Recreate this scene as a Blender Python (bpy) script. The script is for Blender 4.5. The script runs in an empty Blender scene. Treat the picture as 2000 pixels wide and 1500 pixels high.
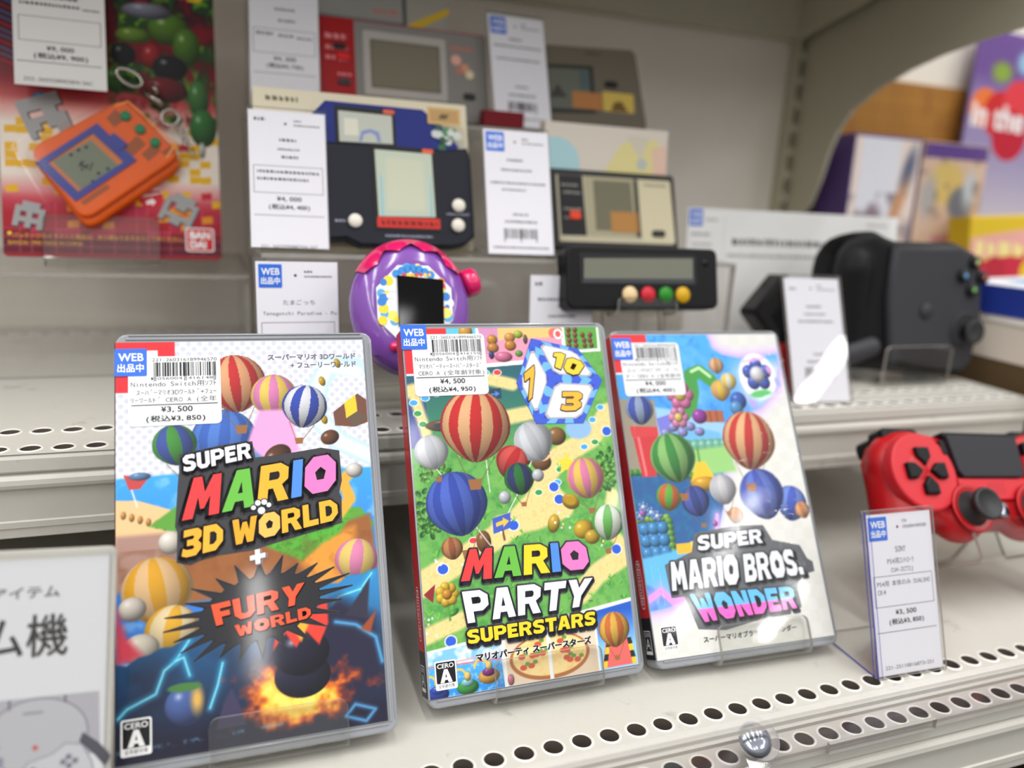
import bpy, bmesh, math, random
import numpy as np
from mathutils import Matrix, Vector
from mathutils.geometry import tessellate_polygon

MM = 0.001                     # everything below is measured in millimetres
SC = bpy.context.scene
COL = SC.collection

# ------------------------------------------------------------------ camera
cam_d = bpy.data.cameras.new('camera')
cam = bpy.data.objects.new('camera', cam_d); COL.objects.link(cam)
YAW, PITCH, ROLL = 0.36727, 0.24844, 0.05878
fwd = Vector((math.sin(YAW)*math.cos(PITCH), math.cos(YAW)*math.cos(PITCH), -math.sin(PITCH)))
rgt = Vector((math.cos(YAW), -math.sin(YAW), 0)); up = rgt.cross(fwd)
r2 = math.cos(ROLL)*rgt + math.sin(ROLL)*up; u2 = -math.sin(ROLL)*rgt + math.cos(ROLL)*up
cm = Matrix((r2, u2, -fwd)).transposed().to_4x4()
cm.translation = Vector((-87.79, -353.04, 228.17))*MM
cam.matrix_world = cm
cam_d.sensor_fit = 'HORIZONTAL'; cam_d.sensor_width = 12.0
cam_d.lens = 1556.58/2000*12.0
cam_d.clip_start = 0.01; cam_d.clip_end = 50
cam_d.dof.use_dof = True
cam_d.dof.focus_distance = 0.352
cam_d.dof.aperture_fstop = 1.3
SC.camera = cam

# ------------------------------------------------------------------ world, lamps, exposure
w = bpy.data.worlds.new('shop_interior'); SC.world = w; w.use_nodes = True
nt = w.node_tree; bg = nt.nodes['Background']
tc = nt.nodes.new('ShaderNodeTexCoord'); sx = nt.nodes.new('ShaderNodeSeparateXYZ')
rp = nt.nodes.new('ShaderNodeValToRGB'); mp = nt.nodes.new('ShaderNodeMapRange')
mp.inputs['From Min'].default_value = -1
nt.links.new(tc.outputs['Generated'], sx.inputs[0]); nt.links.new(sx.outputs['Z'], mp.inputs['Value'])
nt.links.new(mp.outputs[0], rp.inputs[0]); nt.links.new(rp.outputs[0], bg.inputs[0])
rp.color_ramp.elements[0].position = .15; rp.color_ramp.elements[0].color = (.10, .095, .09, 1)
rp.color_ramp.elements[1].position = .72; rp.color_ramp.elements[1].color = (1, .995, .985, 1)
e = rp.color_ramp.elements.new(.5); e.color = (.40, .395, .388, 1)
e = rp.color_ramp.elements.new(.58); e.color = (.74, .735, .725, 1)
bg.inputs[1].default_value = 0.68

def ceiling_lamp(x, y, z, lx, ly, power):
    d = bpy.data.lights.new('fluorescent_tube', 'AREA'); d.shape = 'RECTANGLE'
    d.size = lx; d.size_y = ly; d.energy = power; d.color = (1, .992, .978)
    o = bpy.data.objects.new('fluorescent_tube', d); o.location = (x, y, z); COL.objects.link(o)
LAMP = 8.2
for x, y in ((-1.4, -.6), (-.72, -.6), (-.04, -.6), (.68, -.6), (1.35, -.6), (2.03, -.6), (-1.4, -1.95), (-.74, -1.95), (2.7, -1.95),
             (-1.4, -3.2), (-1.0, -3.9), (-.04, -3.72), (.68, -3.14), (2.03, -3.0), (2.7, -3.3)):
    ceiling_lamp(x, y, 1.75, .08, 1.2, LAMP)
SC.view_settings.view_transform = 'Standard'
SC.view_settings.look = 'None'
SC.view_settings.gamma = 1
SC.view_settings.use_curve_mapping = False
SC.view_settings.exposure = 0.1
SC.cycles.use_denoising = True
SC.cycles.max_bounces = 8
SC.cycles.transparent_max_bounces = 24
SC.cycles.caustics_reflective = False
SC.cycles.caustics_refractive = False

# ------------------------------------------------------------------ materials
def lin(c):
    return tuple(x/12.92 if x <= .04045 else ((x+.055)/1.055)**2.4 for x in c)
def srgb(r, g, b): return (r/255, g/255, b/255)

def new_mat(name):
    m = bpy.data.materials.new(name); m.use_nodes = True
    return m, m.node_tree, m.node_tree.nodes['Principled BSDF']
def plain(name, c, rough=.5, noise=.05, nscale=300, metal=0, coat=0, trans=0, bump=0, spec=.5):
    m, t, p = new_mat(name)
    n = t.nodes.new('ShaderNodeTexNoise'); n.inputs['Scale'].default_value = nscale; n.inputs['Detail'].default_value = 4
    tcn = t.nodes.new('ShaderNodeTexCoord'); t.links.new(tcn.outputs['Object'], n.inputs['Vector'])
    r = t.nodes.new('ShaderNodeValToRGB'); l = lin(c)
    r.color_ramp.elements[0].color = tuple(x*(1-noise) for x in l)+(1,)
    r.color_ramp.elements[1].color = tuple(min(1, x*(1+noise)) for x in l)+(1,)
    t.links.new(n.outputs['Fac'], r.inputs[0]); t.links.new(r.outputs[0], p.inputs['Base Color'])
    p.inputs['Roughness'].default_value = rough; p.inputs['Metallic'].default_value = metal
    p.inputs['Coat Weight'].default_value = coat; p.inputs['Coat Roughness'].default_value = .05
    p.inputs['Transmission Weight'].default_value = trans; p.inputs['Specular IOR Level'].default_value = spec
    if bump:
        b = t.nodes.new('ShaderNodeBump'); b.inputs['Strength'].default_value = bump; b.inputs['Distance'].default_value = .0003
        t.links.new(n.outputs['Fac'], b.inputs['Height']); t.links.new(b.outputs[0], p.inputs['Normal'])
    return m
def printed(name, rough=.5, coat=0, coat_rough=.08, grain=.02, spec=.4):
    """ink on paper or plastic: colour comes from the printed design stored on the mesh"""
    m, t, p = new_mat(name)
    a = t.nodes.new('ShaderNodeAttribute'); a.attribute_name = 'Ink'
    n = t.nodes.new('ShaderNodeTexNoise'); n.inputs['Scale'].default_value = 1500
    mr = t.nodes.new('ShaderNodeMapRange'); mr.inputs['To Min'].default_value = 1-grain; mr.inputs['To Max'].default_value = 1+grain
    mx = t.nodes.new('ShaderNodeMix'); mx.data_type = 'RGBA'; mx.blend_type = 'MULTIPLY'; mx.inputs['Factor'].default_value = 1
    t.links.new(n.outputs['Fac'], mr.inputs['Value']); t.links.new(a.outputs['Color'], mx.inputs['A'])
    t.links.new(mr.outputs[0], mx.inputs['B']); t.links.new(mx.outputs['Result'], p.inputs['Base Color'])
    p.inputs['Roughness'].default_value = rough; p.inputs['Coat Weight'].default_value = coat
    p.inputs['Coat Roughness'].default_value = coat_rough; p.inputs['Specular IOR Level'].default_value = spec
    return m
def clear(name, tint=(.97, .97, .96), gloss=1.0, rough=.02, haze=0.0, haze_col=(.8, .8, .78), wave=0):
    """thin clear plastic: passes light, mirrors it by its angle, plus a little surface haze"""
    m = bpy.data.materials.new(name); m.use_nodes = True; t = m.node_tree
    t.nodes.clear(); out = t.nodes.new('ShaderNodeOutputMaterial')
    tr = t.nodes.new('ShaderNodeBsdfTransparent'); tr.inputs[0].default_value = tint+(1,)
    gl = t.nodes.new('ShaderNodeBsdfGlossy'); gl.inputs['Roughness'].default_value = rough; gl.inputs[0].default_value = (1, 1, 1, 1)
    lw = t.nodes.new('ShaderNodeLayerWeight'); lw.inputs[0].default_value = .5
    pw = t.nodes.new('ShaderNodeMath'); pw.operation = 'POWER'; pw.inputs[1].default_value = 5
    fr = t.nodes.new('ShaderNodeMath'); fr.operation = 'MULTIPLY_ADD'; fr.inputs[1].default_value = .96; fr.inputs[2].default_value = .04
    t.links.new(lw.outputs['Facing'], pw.inputs[0]); t.links.new(pw.outputs[0], fr.inputs[0])
    mul = t.nodes.new('ShaderNodeMath'); mul.operation = 'MULTIPLY'; mul.inputs[1].default_value = gloss; mul.use_clamp = True
    mx = t.nodes.new('ShaderNodeMixShader')
    t.links.new(fr.outputs[0], mul.inputs[0]); t.links.new(mul.outputs[0], mx.inputs[0])
    t.links.new(tr.outputs[0], mx.inputs[1]); t.links.new(gl.outputs[0], mx.inputs[2])
    last = mx
    n = t.nodes.new('ShaderNodeTexNoise'); n.inputs['Scale'].default_value = 90
    tcn = t.nodes.new('ShaderNodeTexCoord'); t.links.new(tcn.outputs['Object'], n.inputs['Vector'])
    if wave:
        b = t.nodes.new('ShaderNodeBump'); b.inputs['Strength'].default_value = wave; b.inputs['Distance'].default_value = .001
        t.links.new(n.outputs['Fac'], b.inputs['Height']); t.links.new(b.outputs[0], gl.inputs['Normal']); t.links.new(b.outputs[0], lw.inputs['Normal'])
    if haze:
        df = t.nodes.new('ShaderNodeBsdfDiffuse'); df.inputs[0].default_value = haze_col+(1,)
        mr = t.nodes.new('ShaderNodeMapRange'); mr.inputs['To Min'].default_value = haze*.8; mr.inputs['To Max'].default_value = haze*1.2
        t.links.new(n.outputs['Fac'], mr.inputs['Value'])
        mz = t.nodes.new('ShaderNodeMixShader'); t.links.new(mr.outputs[0], mz.inputs[0])
        t.links.new(mx.outputs[0], mz.inputs[1]); t.links.new(df.outputs[0], mz.inputs[2]); last = mz
    t.links.new(last.outputs[0], out.inputs[0])
    return m

M = {}
def painted_steel(name, c, scuff=.25):
    m = plain(name, c, .38, .03, 220, bump=.02)
    t = m.node_tree; p = t.nodes['Principled BSDF']
    src = p.inputs['Base Color'].links[0].from_socket
    tcn = t.nodes.new('ShaderNodeTexCoord')
    n = t.nodes.new('ShaderNodeTexNoise'); n.inputs['Scale'].default_value = 38; n.inputs['Detail'].default_value = 10; n.inputs['Roughness'].default_value = .75
    r = t.nodes.new('ShaderNodeValToRGB'); r.color_ramp.elements[0].position = .60; r.color_ramp.elements[1].position = .70
    r.color_ramp.elements[0].color = (0, 0, 0, 1); r.color_ramp.elements[1].color = (scuff, scuff, scuff, 1)
    mx = t.nodes.new('ShaderNodeMix'); mx.data_type = 'RGBA'; mx.inputs['B'].default_value = lin(srgb(120, 112, 100))+(1,)
    t.links.new(tcn.outputs['Object'], n.inputs['Vector']); t.links.new(n.outputs['Fac'], r.inputs[0])
    t.links.new(r.outputs[0], mx.inputs['Factor']); t.links.new(src, mx.inputs['A']); t.links.new(mx.outputs['Result'], p.inputs['Base Color'])
    return m
M['shelf'] = painted_steel('cream_painted_steel', srgb(197, 194, 185), .55)
M['rim'] = plain('bare_white_rim', srgb(236, 233, 226), .4)
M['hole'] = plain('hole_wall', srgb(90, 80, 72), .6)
M['wall'] = plain('cream_back_panel', srgb(236, 229, 218), .6, .03, 40)
M['panel'] = plain('grey_cream_side_panel', srgb(196, 190, 168), .55, .03, 40)
M['dark'] = plain('dark_floor_and_bay_shade', srgb(34, 29, 24), .8, spec=.1)
M['paper'] = printed('printed_card', .6, 0)
M['label'] = printed('printed_sticker', .45, .15, .2)
M['cover'] = printed('printed_cover_behind_film', .5, .5, .07, .02, .2)
M['box'] = printed('printed_carton', .55, .06, .15, .02, .25)
M['plast'] = printed('coloured_plastic', .35, .0, .1, .02, .3)
M['matte'] = printed('matte_plastic', .55, 0)
M['case'] = plain('clear_grey_polypropylene', srgb(176, 179, 185), .2, .03, 200, trans=.4, coat=.4)
M['clear'] = clear('clear_acrylic', (.955, .955, .945), 1.0, .015)
M['edge'] = clear('acrylic_cut_edge', (.62, .60, .56), 1.5, .1, .78, (.42, .40, .365))
M['riser'] = clear('old_clear_acrylic', (.985, .98, .972), .8, .03, .05, (.8, .79, .77))
M['guard'] = clear('guard_acrylic', (.995, .99, .995), .8, .02)
M['guardtop'] = clear('guard_scratched_top', (.95, .94, .93), 1.2, .12, .28, (.92, .9, .87))
M['sleeve'] = clear('clear_sleeve', (.985, .985, .985), 1.0, .02)
M['blueedge'] = plain('blue_protective_edge', srgb(70, 72, 170), .35)
M['wrap'] = clear('shrink_film', (.99, .99, .99), .4, .06, 0)
M['blister'] = clear('blister_plastic', (.985, .985, .98), .45, .08, 0)
M['chrome'] = plain('chrome', srgb(176, 182, 194), .16, .01, 50, metal=1)
M['steelwire'] = plain('dull_nickel', srgb(170, 165, 155), .25, .05, 400, metal=1)
M['orange'] = plain('clear_orange_plastic', srgb(228, 92, 6), .35, .1, 150, trans=0, coat=.1, spec=.2)
M['purple'] = plain('clear_purple_plastic', srgb(142, 84, 186), .16, .16, 60, trans=.25, coat=.4)
M['magenta'] = plain('magenta_plastic', srgb(214, 22, 96), .2, .05, 200, coat=.3)
M['red'] = plain('satin_red_plastic', srgb(180, 6, 18), .42, .03, 600, bump=.01)
M['redface_lit'] = plain('satin_red_face_lit', srgb(196, 22, 36), .5, .02, 600)  # body red made lighter: light on the flat plates put into the colour
M['black'] = plain('black_plastic', srgb(15, 15, 17), .42, .06, 500, spec=.2)
M['rubber'] = plain('black_rubber', srgb(34, 34, 36), .55, .08, 800, bump=.02)
M['touch'] = plain('dark_touch_surface', srgb(36, 36, 42), .5, .04, 1500, spec=.3)
M['graphite'] = plain('graphite_plastic', srgb(56, 56, 60), .5, .04, 700, bump=.01, spec=.25)
M['glossblack'] = plain('gloss_black_plastic', srgb(18, 18, 20), .2, .04, 200, coat=.15, spec=.3)
M['screen'] = plain('black_screen_glass', srgb(8, 8, 10), .05, .02, 100, coat=0, spec=.15)

# ------------------------------------------------------------------ mesh building
class B:
    def __init__(s): s.v = []; s.f = []; s.c = []; s.m = []; s.s = []
    def add(s, verts, faces, col=(1, 1, 1), mat=0, smooth=False):
        o = len(s.v); s.v += [tuple(map(float, p)) for p in verts]
        for f in faces:
            s.f.append(tuple(o+i for i in f)); s.c.append(col); s.m.append(mat); s.s.append(smooth)
    def box(s, x0, x1, y0, y1, z0, z1, col=(1, 1, 1), mat=0):
        s.add([(x, y, z) for z in (z0, z1) for y in (y0, y1) for x in (x0, x1)],
              [(0, 2, 3, 1), (4, 5, 7, 6), (0, 1, 5, 4), (2, 6, 7, 3), (0, 4, 6, 2), (1, 3, 7, 5)], col, mat)
    def plate(s, x0, x1, y0, y1, z0, z1, big=0, thin=1):
        """box whose four narrow sides take the edge material"""
        d = (x1-x0, y1-y0, z1-z0); k = d.index(min(d)); o = len(s.f); s.box(x0, x1, y0, y1, z0, z1)
        for i, ax in enumerate((2, 2, 1, 1, 0, 0)): s.m[o+i] = big if ax == k else thin
    def flat(s, poly, n=0, col=(1, 1, 1), holes=(), mat=0, fn=None):
        loops = [[Vector((p[0], p[1], 0)) for p in l] for l in [poly]+list(holes)]
        pts = [p for l in loops for p in l]
        tris = tessellate_polygon(loops); out = []
        for a, b, c in tris:
            A, Bv, Cv = pts[a], pts[b], pts[c]
            cr = (Bv-A).cross(Cv-A).z
            out.append((a, b, c) if cr > 0 else (a, c, b))
        s.add([(fn(p.x, p.y) if fn else (p.x, p.y))+(n,) for p in pts], out, col, mat)
    def prism(s, poly, z0, z1, col=(1, 1, 1), mat=0, holes=(), bev=0, side_mat=None, side_col=None, smooth=False, back=True):
        sm = mat if side_mat is None else side_mat; sc = col if side_col is None else side_col
        if area(poly) < 0: poly = poly[::-1]
        top = inset(poly, bev) if bev else poly
        s.flat(top, z1, col, holes, mat)
        if back:
            o = len(s.f); s.flat(poly, z0, sc, holes, sm)
            for i in range(o, len(s.f)): s.f[i] = s.f[i][::-1]
        rings = [(poly, z0)] + ([(inset(poly, 0), z1-bev), (inset(poly, bev*.3), z1-bev*.3), (top, z1)] if bev else [(poly, z1)])
        n = len(poly)
        for (p, a), (q, b) in zip(rings, rings[1:]):
            s.add([(x, y, a) for x, y in p]+[(x, y, b) for x, y in q],
                  [(i, (i+1) % n, n+(i+1) % n, n+i) for i in range(n)], sc, sm, smooth)
        for h in holes:
            if area(h) > 0: h = h[::-1]
            k = len(h)
            s.add([(x, y, z0) for x, y in h]+[(x, y, z1) for x, y in h], [(i, (i+1) % k, k+(i+1) % k, k+i) for i in range(k)], sc, sm)
    def lathe(s, prof, cx, cy, cz=0, seg=32, col=(1, 1, 1), mat=0, sx=1, sy=1):
        v = []
        for r, h in prof:
            v += [(cx+sx*r*math.cos(2*math.pi*i/seg), cy+sy*r*math.sin(2*math.pi*i/seg), cz+h) for i in range(seg)]
        f = []
        for k in range(len(prof)-1):
            f += [(k*seg+i, k*seg+(i+1) % seg, (k+1)*seg+(i+1) % seg, (k+1)*seg+i) for i in range(seg)]
        if prof[-1][0] > 0: f.append(tuple((len(prof)-1)*seg+i for i in range(seg)))
        if prof[0][0] > 0: f.append(tuple(seg-1-i for i in range(seg)))
        s.add(v, f, col, mat, True)
    def tube(s, path, r, seg=8, col=(1, 1, 1), mat=0, closed=False):
        P = [Vector(p) for p in path]; n = len(P); v = []
        ref = Vector((.13, .21, 1)).normalized()
        for i, p in enumerate(P):
            a = P[(i+1) % n] if closed or i < n-1 else p; b = P[i-1] if closed or i > 0 else p
            t = (a-b).normalized(); x = t.cross(ref)
            if x.length < .05: x = t.cross(Vector((1, 0, 0)))
            x.normalize(); y = t.cross(x); rr = r[i] if isinstance(r, (list, tuple)) else r
            v += [tuple(p+rr*(math.cos(2*math.pi*k/seg)*x+math.sin(2*math.pi*k/seg)*y)) for k in range(seg)]
        f = []
        for i in range(n if closed else n-1):
            j = (i+1) % n
            f += [(i*seg+k, i*seg+(k+1) % seg, j*seg+(k+1) % seg, j*seg+k) for k in range(seg)]
        if not closed: f += [tuple(seg-1-k for k in range(seg)), tuple((n-1)*seg+k for k in range(seg))]
        s.add(v, f, col, mat, True)
    def extrude_x(s, prof, x0, x1, col=(1, 1, 1), mat=0):
        """profile of (y, z) points run along x"""
        n = len(prof); 
        s.add([(x0, y, z) for y, z in prof]+[(x1, y, z) for y, z in prof],
              [(i, (i+1) % n, n+(i+1) % n, n+i) for i in range(n)]+[tuple(range(n))[::-1], tuple(range(n, 2*n))], col, mat)
    # ---- writing
    def text(s, t, x0, x1, y0, y1, n, col=(0, 0, 0), bold=0, mono=False, fn=None, mat=0):
        vs, fs = glyphs(t, 0, mono)
        if not len(vs): return
        a = vs.min(0); b = vs.max(0); d = np.maximum(b-a, 1e-6); e = bold*(y1-y0)*1.1
        for k, (dx, dy) in enumerate(((-e, -e), (e, -e), (e, e), (-e, e)) if bold >= .01 else ((0, 0),)):
            q = (vs-a)/d*np.array([x1-x0-2*e, y1-y0-2*e])+np.array([x0+e+dx, y0+e+dy])
            s.add([(tuple(fn(*p)) if fn else tuple(p))+(n+k*.006,) for p in q], fs, col, mat)
    def logo(s, word, BL, BR, TR, TL, n, cols, outline=.9, dark=(.2, .2, .22), drop=(0, -1.2), gap=.8, bend=0, two=None):
        """chunky display lettering laid into a four-cornered space: dark backing, then the letters"""
        adv = []; x = 0
        for ch in word:
            if ch == ' ': x += 3.2; adv.append(None); continue
            wd = max(p[0] for p in ABC[ch][0]); adv.append((x, wd)); x += wd+gap
        W = x-gap; BL, BR, TR, TL = map(np.array, (BL, BR, TR, TL))
        def fn(px, py):
            a, b = px/W, py/10.0
            p = (BL*(1-a)+BR*a)*(1-b)+(TL*(1-a)+TR*a)*b
            return (float(p[0]), float(p[1])-bend*(1-(2*a-1)**2))
        k = 0
        for ch, ad in zip(word, adv):
            if ad is None: continue
            loops = [[fn(p[0]+ad[0], p[1]) for p in l] for l in ABC[ch]]
            for st in range(4):
                dx, dy = drop[0]*st/3, drop[1]*st/3
                o2 = [(x+dx, y+dy) for x, y in loops[0]]
                s.flat(o2, n, dark); s.stroke(o2, outline, n, dark)
            if two: s.split_letter([[(p[0]+ad[0], p[1]) for p in l] for l in ABC[ch]], n+.06, fn, *two)
            else: s.flat(loops[0], n+.06, cols[k % len(cols)], loops[1:])
            k += 1
    def split_letter(s, loops, n, fn, low, high, cut):
        lo = [[Vector((p[0], p[1], 0)) for p in l] for l in loops]; pts = [p for l in lo for p in l]
        for tri in tessellate_polygon(lo):
            for sgn, c in ((1, high), (-1, low)):
                out = []; T = [pts[i] for i in tri]
                for a, b in zip(T, T[1:]+T[:1]):
                    da, db = (a.y-cut)*sgn, (b.y-cut)*sgn
                    if da >= 0: out.append((a.x, a.y))
                    if da*db < 0: f = da/(da-db); out.append((a.x+(b.x-a.x)*f, a.y+(b.y-a.y)*f))
                if len(out) > 2:
                    if area(out) < 0: out = out[::-1]
                    s.add([fn(*p)+(n,) for p in out], [tuple(range(len(out)))], c)
    def stroke(s, poly, wd, n, col, closed=True, mat=0):
        m = len(poly)
        for i in range(m if closed else m-1):
            a = Vector(poly[i]); b = Vector(poly[(i+1) % m]); d = b-a
            if d.length < 1e-6: continue
            d.normalize(); q = Vector((-d.y, d.x))*wd
            s.add([tuple(p)+(n,) for p in (a+q, a-q, b-q, b+q)], [(0, 1, 2, 3)], col, mat)
        for p in poly:
            s.add([(p[0]+wd*math.cos(k*math.pi/4), p[1]+wd*math.sin(k*math.pi/4), n) for k in range(8)], [tuple(range(8))], col, mat)
    def build(s, name, mats, parent=None, label=None):
        me = bpy.data.meshes.new(name)
        me.from_pydata([(x*MM, y*MM, z*MM) for x, y, z in s.v], [], s.f)
        mats = mats if isinstance(mats, (list, tuple)) else [mats]
        for m in mats: me.materials.append(m)
        me.polygons.foreach_set('material_index', s.m); me.polygons.foreach_set('use_smooth', s.s)
        at = me.color_attributes.new('Ink', 'FLOAT_COLOR', 'CORNER')
        cache = {}; buf = np.ones((len(me.loops), 4), np.float32); i = 0
        for f, c in zip(s.f, s.c):
            if c not in cache: cache[c] = lin(c)
            buf[i:i+len(f), :3] = cache[c]; i += len(f)
        at.data.foreach_set('color', buf.ravel()); me.update()
        o = bpy.data.objects.new(name, me); COL.objects.link(o)
        if parent: o.parent = parent
        if label: o['label'] = label
        return o

def area(p): return .5*sum(p[i-1][0]*p[i][1]-p[i][0]*p[i-1][1] for i in range(len(p)))
def inset(poly, d):
    n = len(poly); out = []
    for i in range(n):
        a, b, c = Vector(poly[i-1]), Vector(poly[i]), Vector(poly[(i+1) % n])
        u = (b-a); v = (c-b)
        if u.length < 1e-9 or v.length < 1e-9: out.append(tuple(b)); continue
        u.normalize(); v.normalize(); nu = Vector((-u.y, u.x)); nv = Vector((-v.y, v.x)); h = nu+nv
        k = max(.35, h.dot(nu)); out.append((b.x+h.x*d/k, b.y+h.y*d/k))
    return out
def rrect(x0, y0, x1, y1, r, seg=5):
    out = []
    for cx, cy, a in ((x1-r, y0+r, -90), (x1-r, y1-r, 0), (x0+r, y1-r, 90), (x0+r, y0+r, 180)):
        out += [(cx+r*math.cos(math.radians(a+90*k/seg)), cy+r*math.sin(math.radians(a+90*k/seg))) for k in range(seg+1)]
    return out
def circ(cx, cy, r, seg=24, ry=None):
    return [(cx+r*math.cos(2*math.pi*i/seg), cy+(ry or r)*math.sin(2*math.pi*i/seg)) for i in range(seg)]
def rotp(pts, a, cx=0, cy=0):
    c, q = math.cos(a), math.sin(a); return [(cx+(x-cx)*c-(y-cy)*q, cy+(x-cx)*q+(y-cy)*c) for x, y in pts]

_gc = {}
_tc = bpy.data.curves.new('lettering', 'FONT'); _to = bpy.data.objects.new('lettering', _tc); COL.objects.link(_to)
_tc.resolution_u = 3
def _raw(t, bold):
    k = (t, bold)
    if k not in _gc:
        _tc.body = t; _tc.offset = bold; _to.update_tag()
        dg = bpy.context.evaluated_depsgraph_get(); dg.update()
        me = bpy.data.meshes.new_from_object(_to.evaluated_get(dg))
        vs = np.array([v.co[:2] for v in me.vertices], float).reshape(-1, 2)
        _gc[k] = (vs, [tuple(p.vertices) for p in me.polygons]); bpy.data.meshes.remove(me)
    return _gc[k]
def glyphs(t, bold, mono):
    if not mono: return _raw(t, bold)
    V = []; F = []; x = 0; o = 0
    for ch in t:
        full = ord(ch) > 0x2E80 and not (0xFF61 <= ord(ch) <= 0xFF9F)
        cell = 1.0 if full else .5
        if ch != ' ':
            vs, fs = _raw(ch, bold)
            if len(vs):
                a, b = vs[:, 0].min(), vs[:, 0].max(); q = vs.copy()
                wd = b-a; sc = min(1, cell*.92/wd)
                off = x+cell*.12 if ch in ',.' else x+(cell-wd*sc)/2
                q[:, 0] = (q[:, 0]-a)*sc+off; V.append(q); F += [tuple(o+i for i in f) for f in fs]; o += len(q)
        x += cell
    return (np.concatenate(V) if V else np.zeros((0, 2))), F

H1 = [(2.8, 5.8), (2.8, 7.9), (5.4, 7.9), (5.9, 7.3), (5.9, 6.3), (5.4, 5.8)]
ABC = {
 'M': [[(0, 0), (1, 10), (3.4, 10), (5, 6), (6.6, 10), (9, 10), (10, 0), (7.2, 0), (6.7, 5), (5.5, 2), (4.5, 2), (3.3, 5), (2.8, 0)]],
 'A': [[(0, 0), (2.6, 10), (6.4, 10), (9, 0), (6.2, 0), (5.7, 2), (3.3, 2), (2.8, 0)], [(3.8, 4), (5.2, 4), (4.5, 7)]],
 'R': [[(0, 0), (0, 10), (6, 10), (8.5, 8.5), (8.5, 5.5), (6.8, 4.3), (9, 0), (5.9, 0), (4.2, 3.6), (2.8, 3.6), (2.8, 0)], H1],
 'I': [[(0, 0), (0, 10), (3, 10), (3, 0)]],
 'O': [[(2.5, 0), (0, 2.5), (0, 7.5), (2.5, 10), (7, 10), (9.5, 7.5), (9.5, 2.5), (7, 0)], [(4.75, 7), (3.1, 5.7), (3.7, 3.5), (5.8, 3.5), (6.4, 5.7)]],
 'S': [[(0, 1), (.4, 3.6), (2, 2.7), (4.6, 2.5), (5.2, 3.2), (4.6, 4), (1.6, 4.6), (0, 6.2), (0, 8.2), (2, 10), (6.5, 10), (7.8, 9.2), (7.4, 6.8), (5.8, 7.5), (3.6, 7.6), (3, 7), (3.6, 6.3), (6.4, 5.6), (8, 4), (8, 2), (6, 0), (2, 0)]],
 'U': [[(0, 10), (0, 2.2), (2.2, 0), (6, 0), (8.2, 2.2), (8.2, 10), (5.4, 10), (5.4, 3), (4.6, 2.4), (3.6, 2.4), (2.8, 3), (2.8, 10)]],
 'P': [[(0, 0), (0, 10), (6, 10), (8.5, 8.3), (8.5, 5), (6.2, 3.4), (2.8, 3.4), (2.8, 0)], H1],
 'E': [[(0, 0), (0, 10), (7, 10), (7, 7.5), (2.8, 7.5), (2.8, 6.2), (6.3, 6.2), (6.3, 3.9), (2.8, 3.9), (2.8, 2.5), (7.2, 2.5), (7.2, 0)]],
 'W': [[(0, 10), (2.8, 10), (3.5, 4.8), (4.6, 8.4), (6.4, 8.4), (7.5, 4.8), (8.2, 10), (11, 10), (9.2, 0), (6.6, 0), (5.5, 4), (4.4, 0), (1.8, 0)]],
 'L': [[(0, 0), (0, 10), (2.8, 10), (2.8, 2.6), (7, 2.6), (7, 0)]],
 'D': [[(0, 0), (0, 10), (5.5, 10), (8.5, 7), (8.5, 3), (5.5, 0)], [(2.8, 2.6), (2.8, 7.4), (4.6, 7.4), (5.8, 6.2), (5.8, 3.8), (4.6, 2.6)]],
 '3': [[(0, .8), (.4, 3.4), (2, 2.6), (4.6, 2.5), (5.2, 3.2), (4.4, 4), (2, 4), (2, 6.2), (4.4, 6.2), (5, 7), (4.4, 7.6), (.4, 7.4), (.4, 10), (6.4, 10), (8, 8.6), (8, 6.6), (6.6, 5.3), (8, 4), (8, 2), (6, 0), (2, 0)]],
 'F': [[(0, 0), (0, 10), (7, 10), (7, 7.4), (2.8, 7.4), (2.8, 5.9), (6.2, 5.9), (6.2, 3.5), (2.8, 3.5), (2.8, 0)]],
 'Y': [[(0, 10), (3, 10), (4.5, 6.8), (6, 10), (9, 10), (5.9, 4), (5.9, 0), (3.1, 0), (3.1, 4)]],
 'T': [[(0, 10), (8, 10), (8, 7.4), (5.4, 7.4), (5.4, 0), (2.6, 0), (2.6, 7.4), (0, 7.4)]],
 'N': [[(0, 0), (0, 10), (3, 10), (5.6, 5), (5.6, 10), (8.4, 10), (8.4, 0), (5.4, 0), (2.8, 5), (2.8, 0)]],
 'B': [[(0, 0), (0, 10), (6, 10), (8, 8.5), (8, 6.4), (6.9, 5.2), (8.3, 3.8), (8.3, 1.6), (6.4, 0)], [(2.8, 6.1), (2.8, 7.8), (5, 7.8), (5.4, 7), (5, 6.1)], [(2.8, 2.2), (2.8, 4.1), (5.2, 4.1), (5.6, 3.2), (5.2, 2.2)]],
 '.': [[(0, 0), (0, 2.8), (2.8, 2.8), (2.8, 0)]],
 '+': [[(0, 3.4), (0, 6.6), (3.4, 6.6), (3.4, 10), (6.6, 10), (6.6, 6.6), (10, 6.6), (10, 3.4), (6.6, 3.4), (6.6, 0), (3.4, 0), (3.4, 3.4)]],
 '1': [[(1.5, 0), (1.5, 6.5), (0, 6), (0, 8.2), (2.5, 10), (4.6, 10), (4.6, 0)]],
 '0': [[(2, 0), (0, 2), (0, 8), (2, 10), (5.6, 10), (7.6, 8), (7.6, 2), (5.6, 0)], [(2.8, 3), (2.8, 7), (4.8, 7), (4.8, 3)]],
 '7': [[(0, 10), (7.5, 10), (7.5, 7.6), (4.2, 0), (1.2, 0), (4.2, 7.2), (0, 7.2)]],
}

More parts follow.
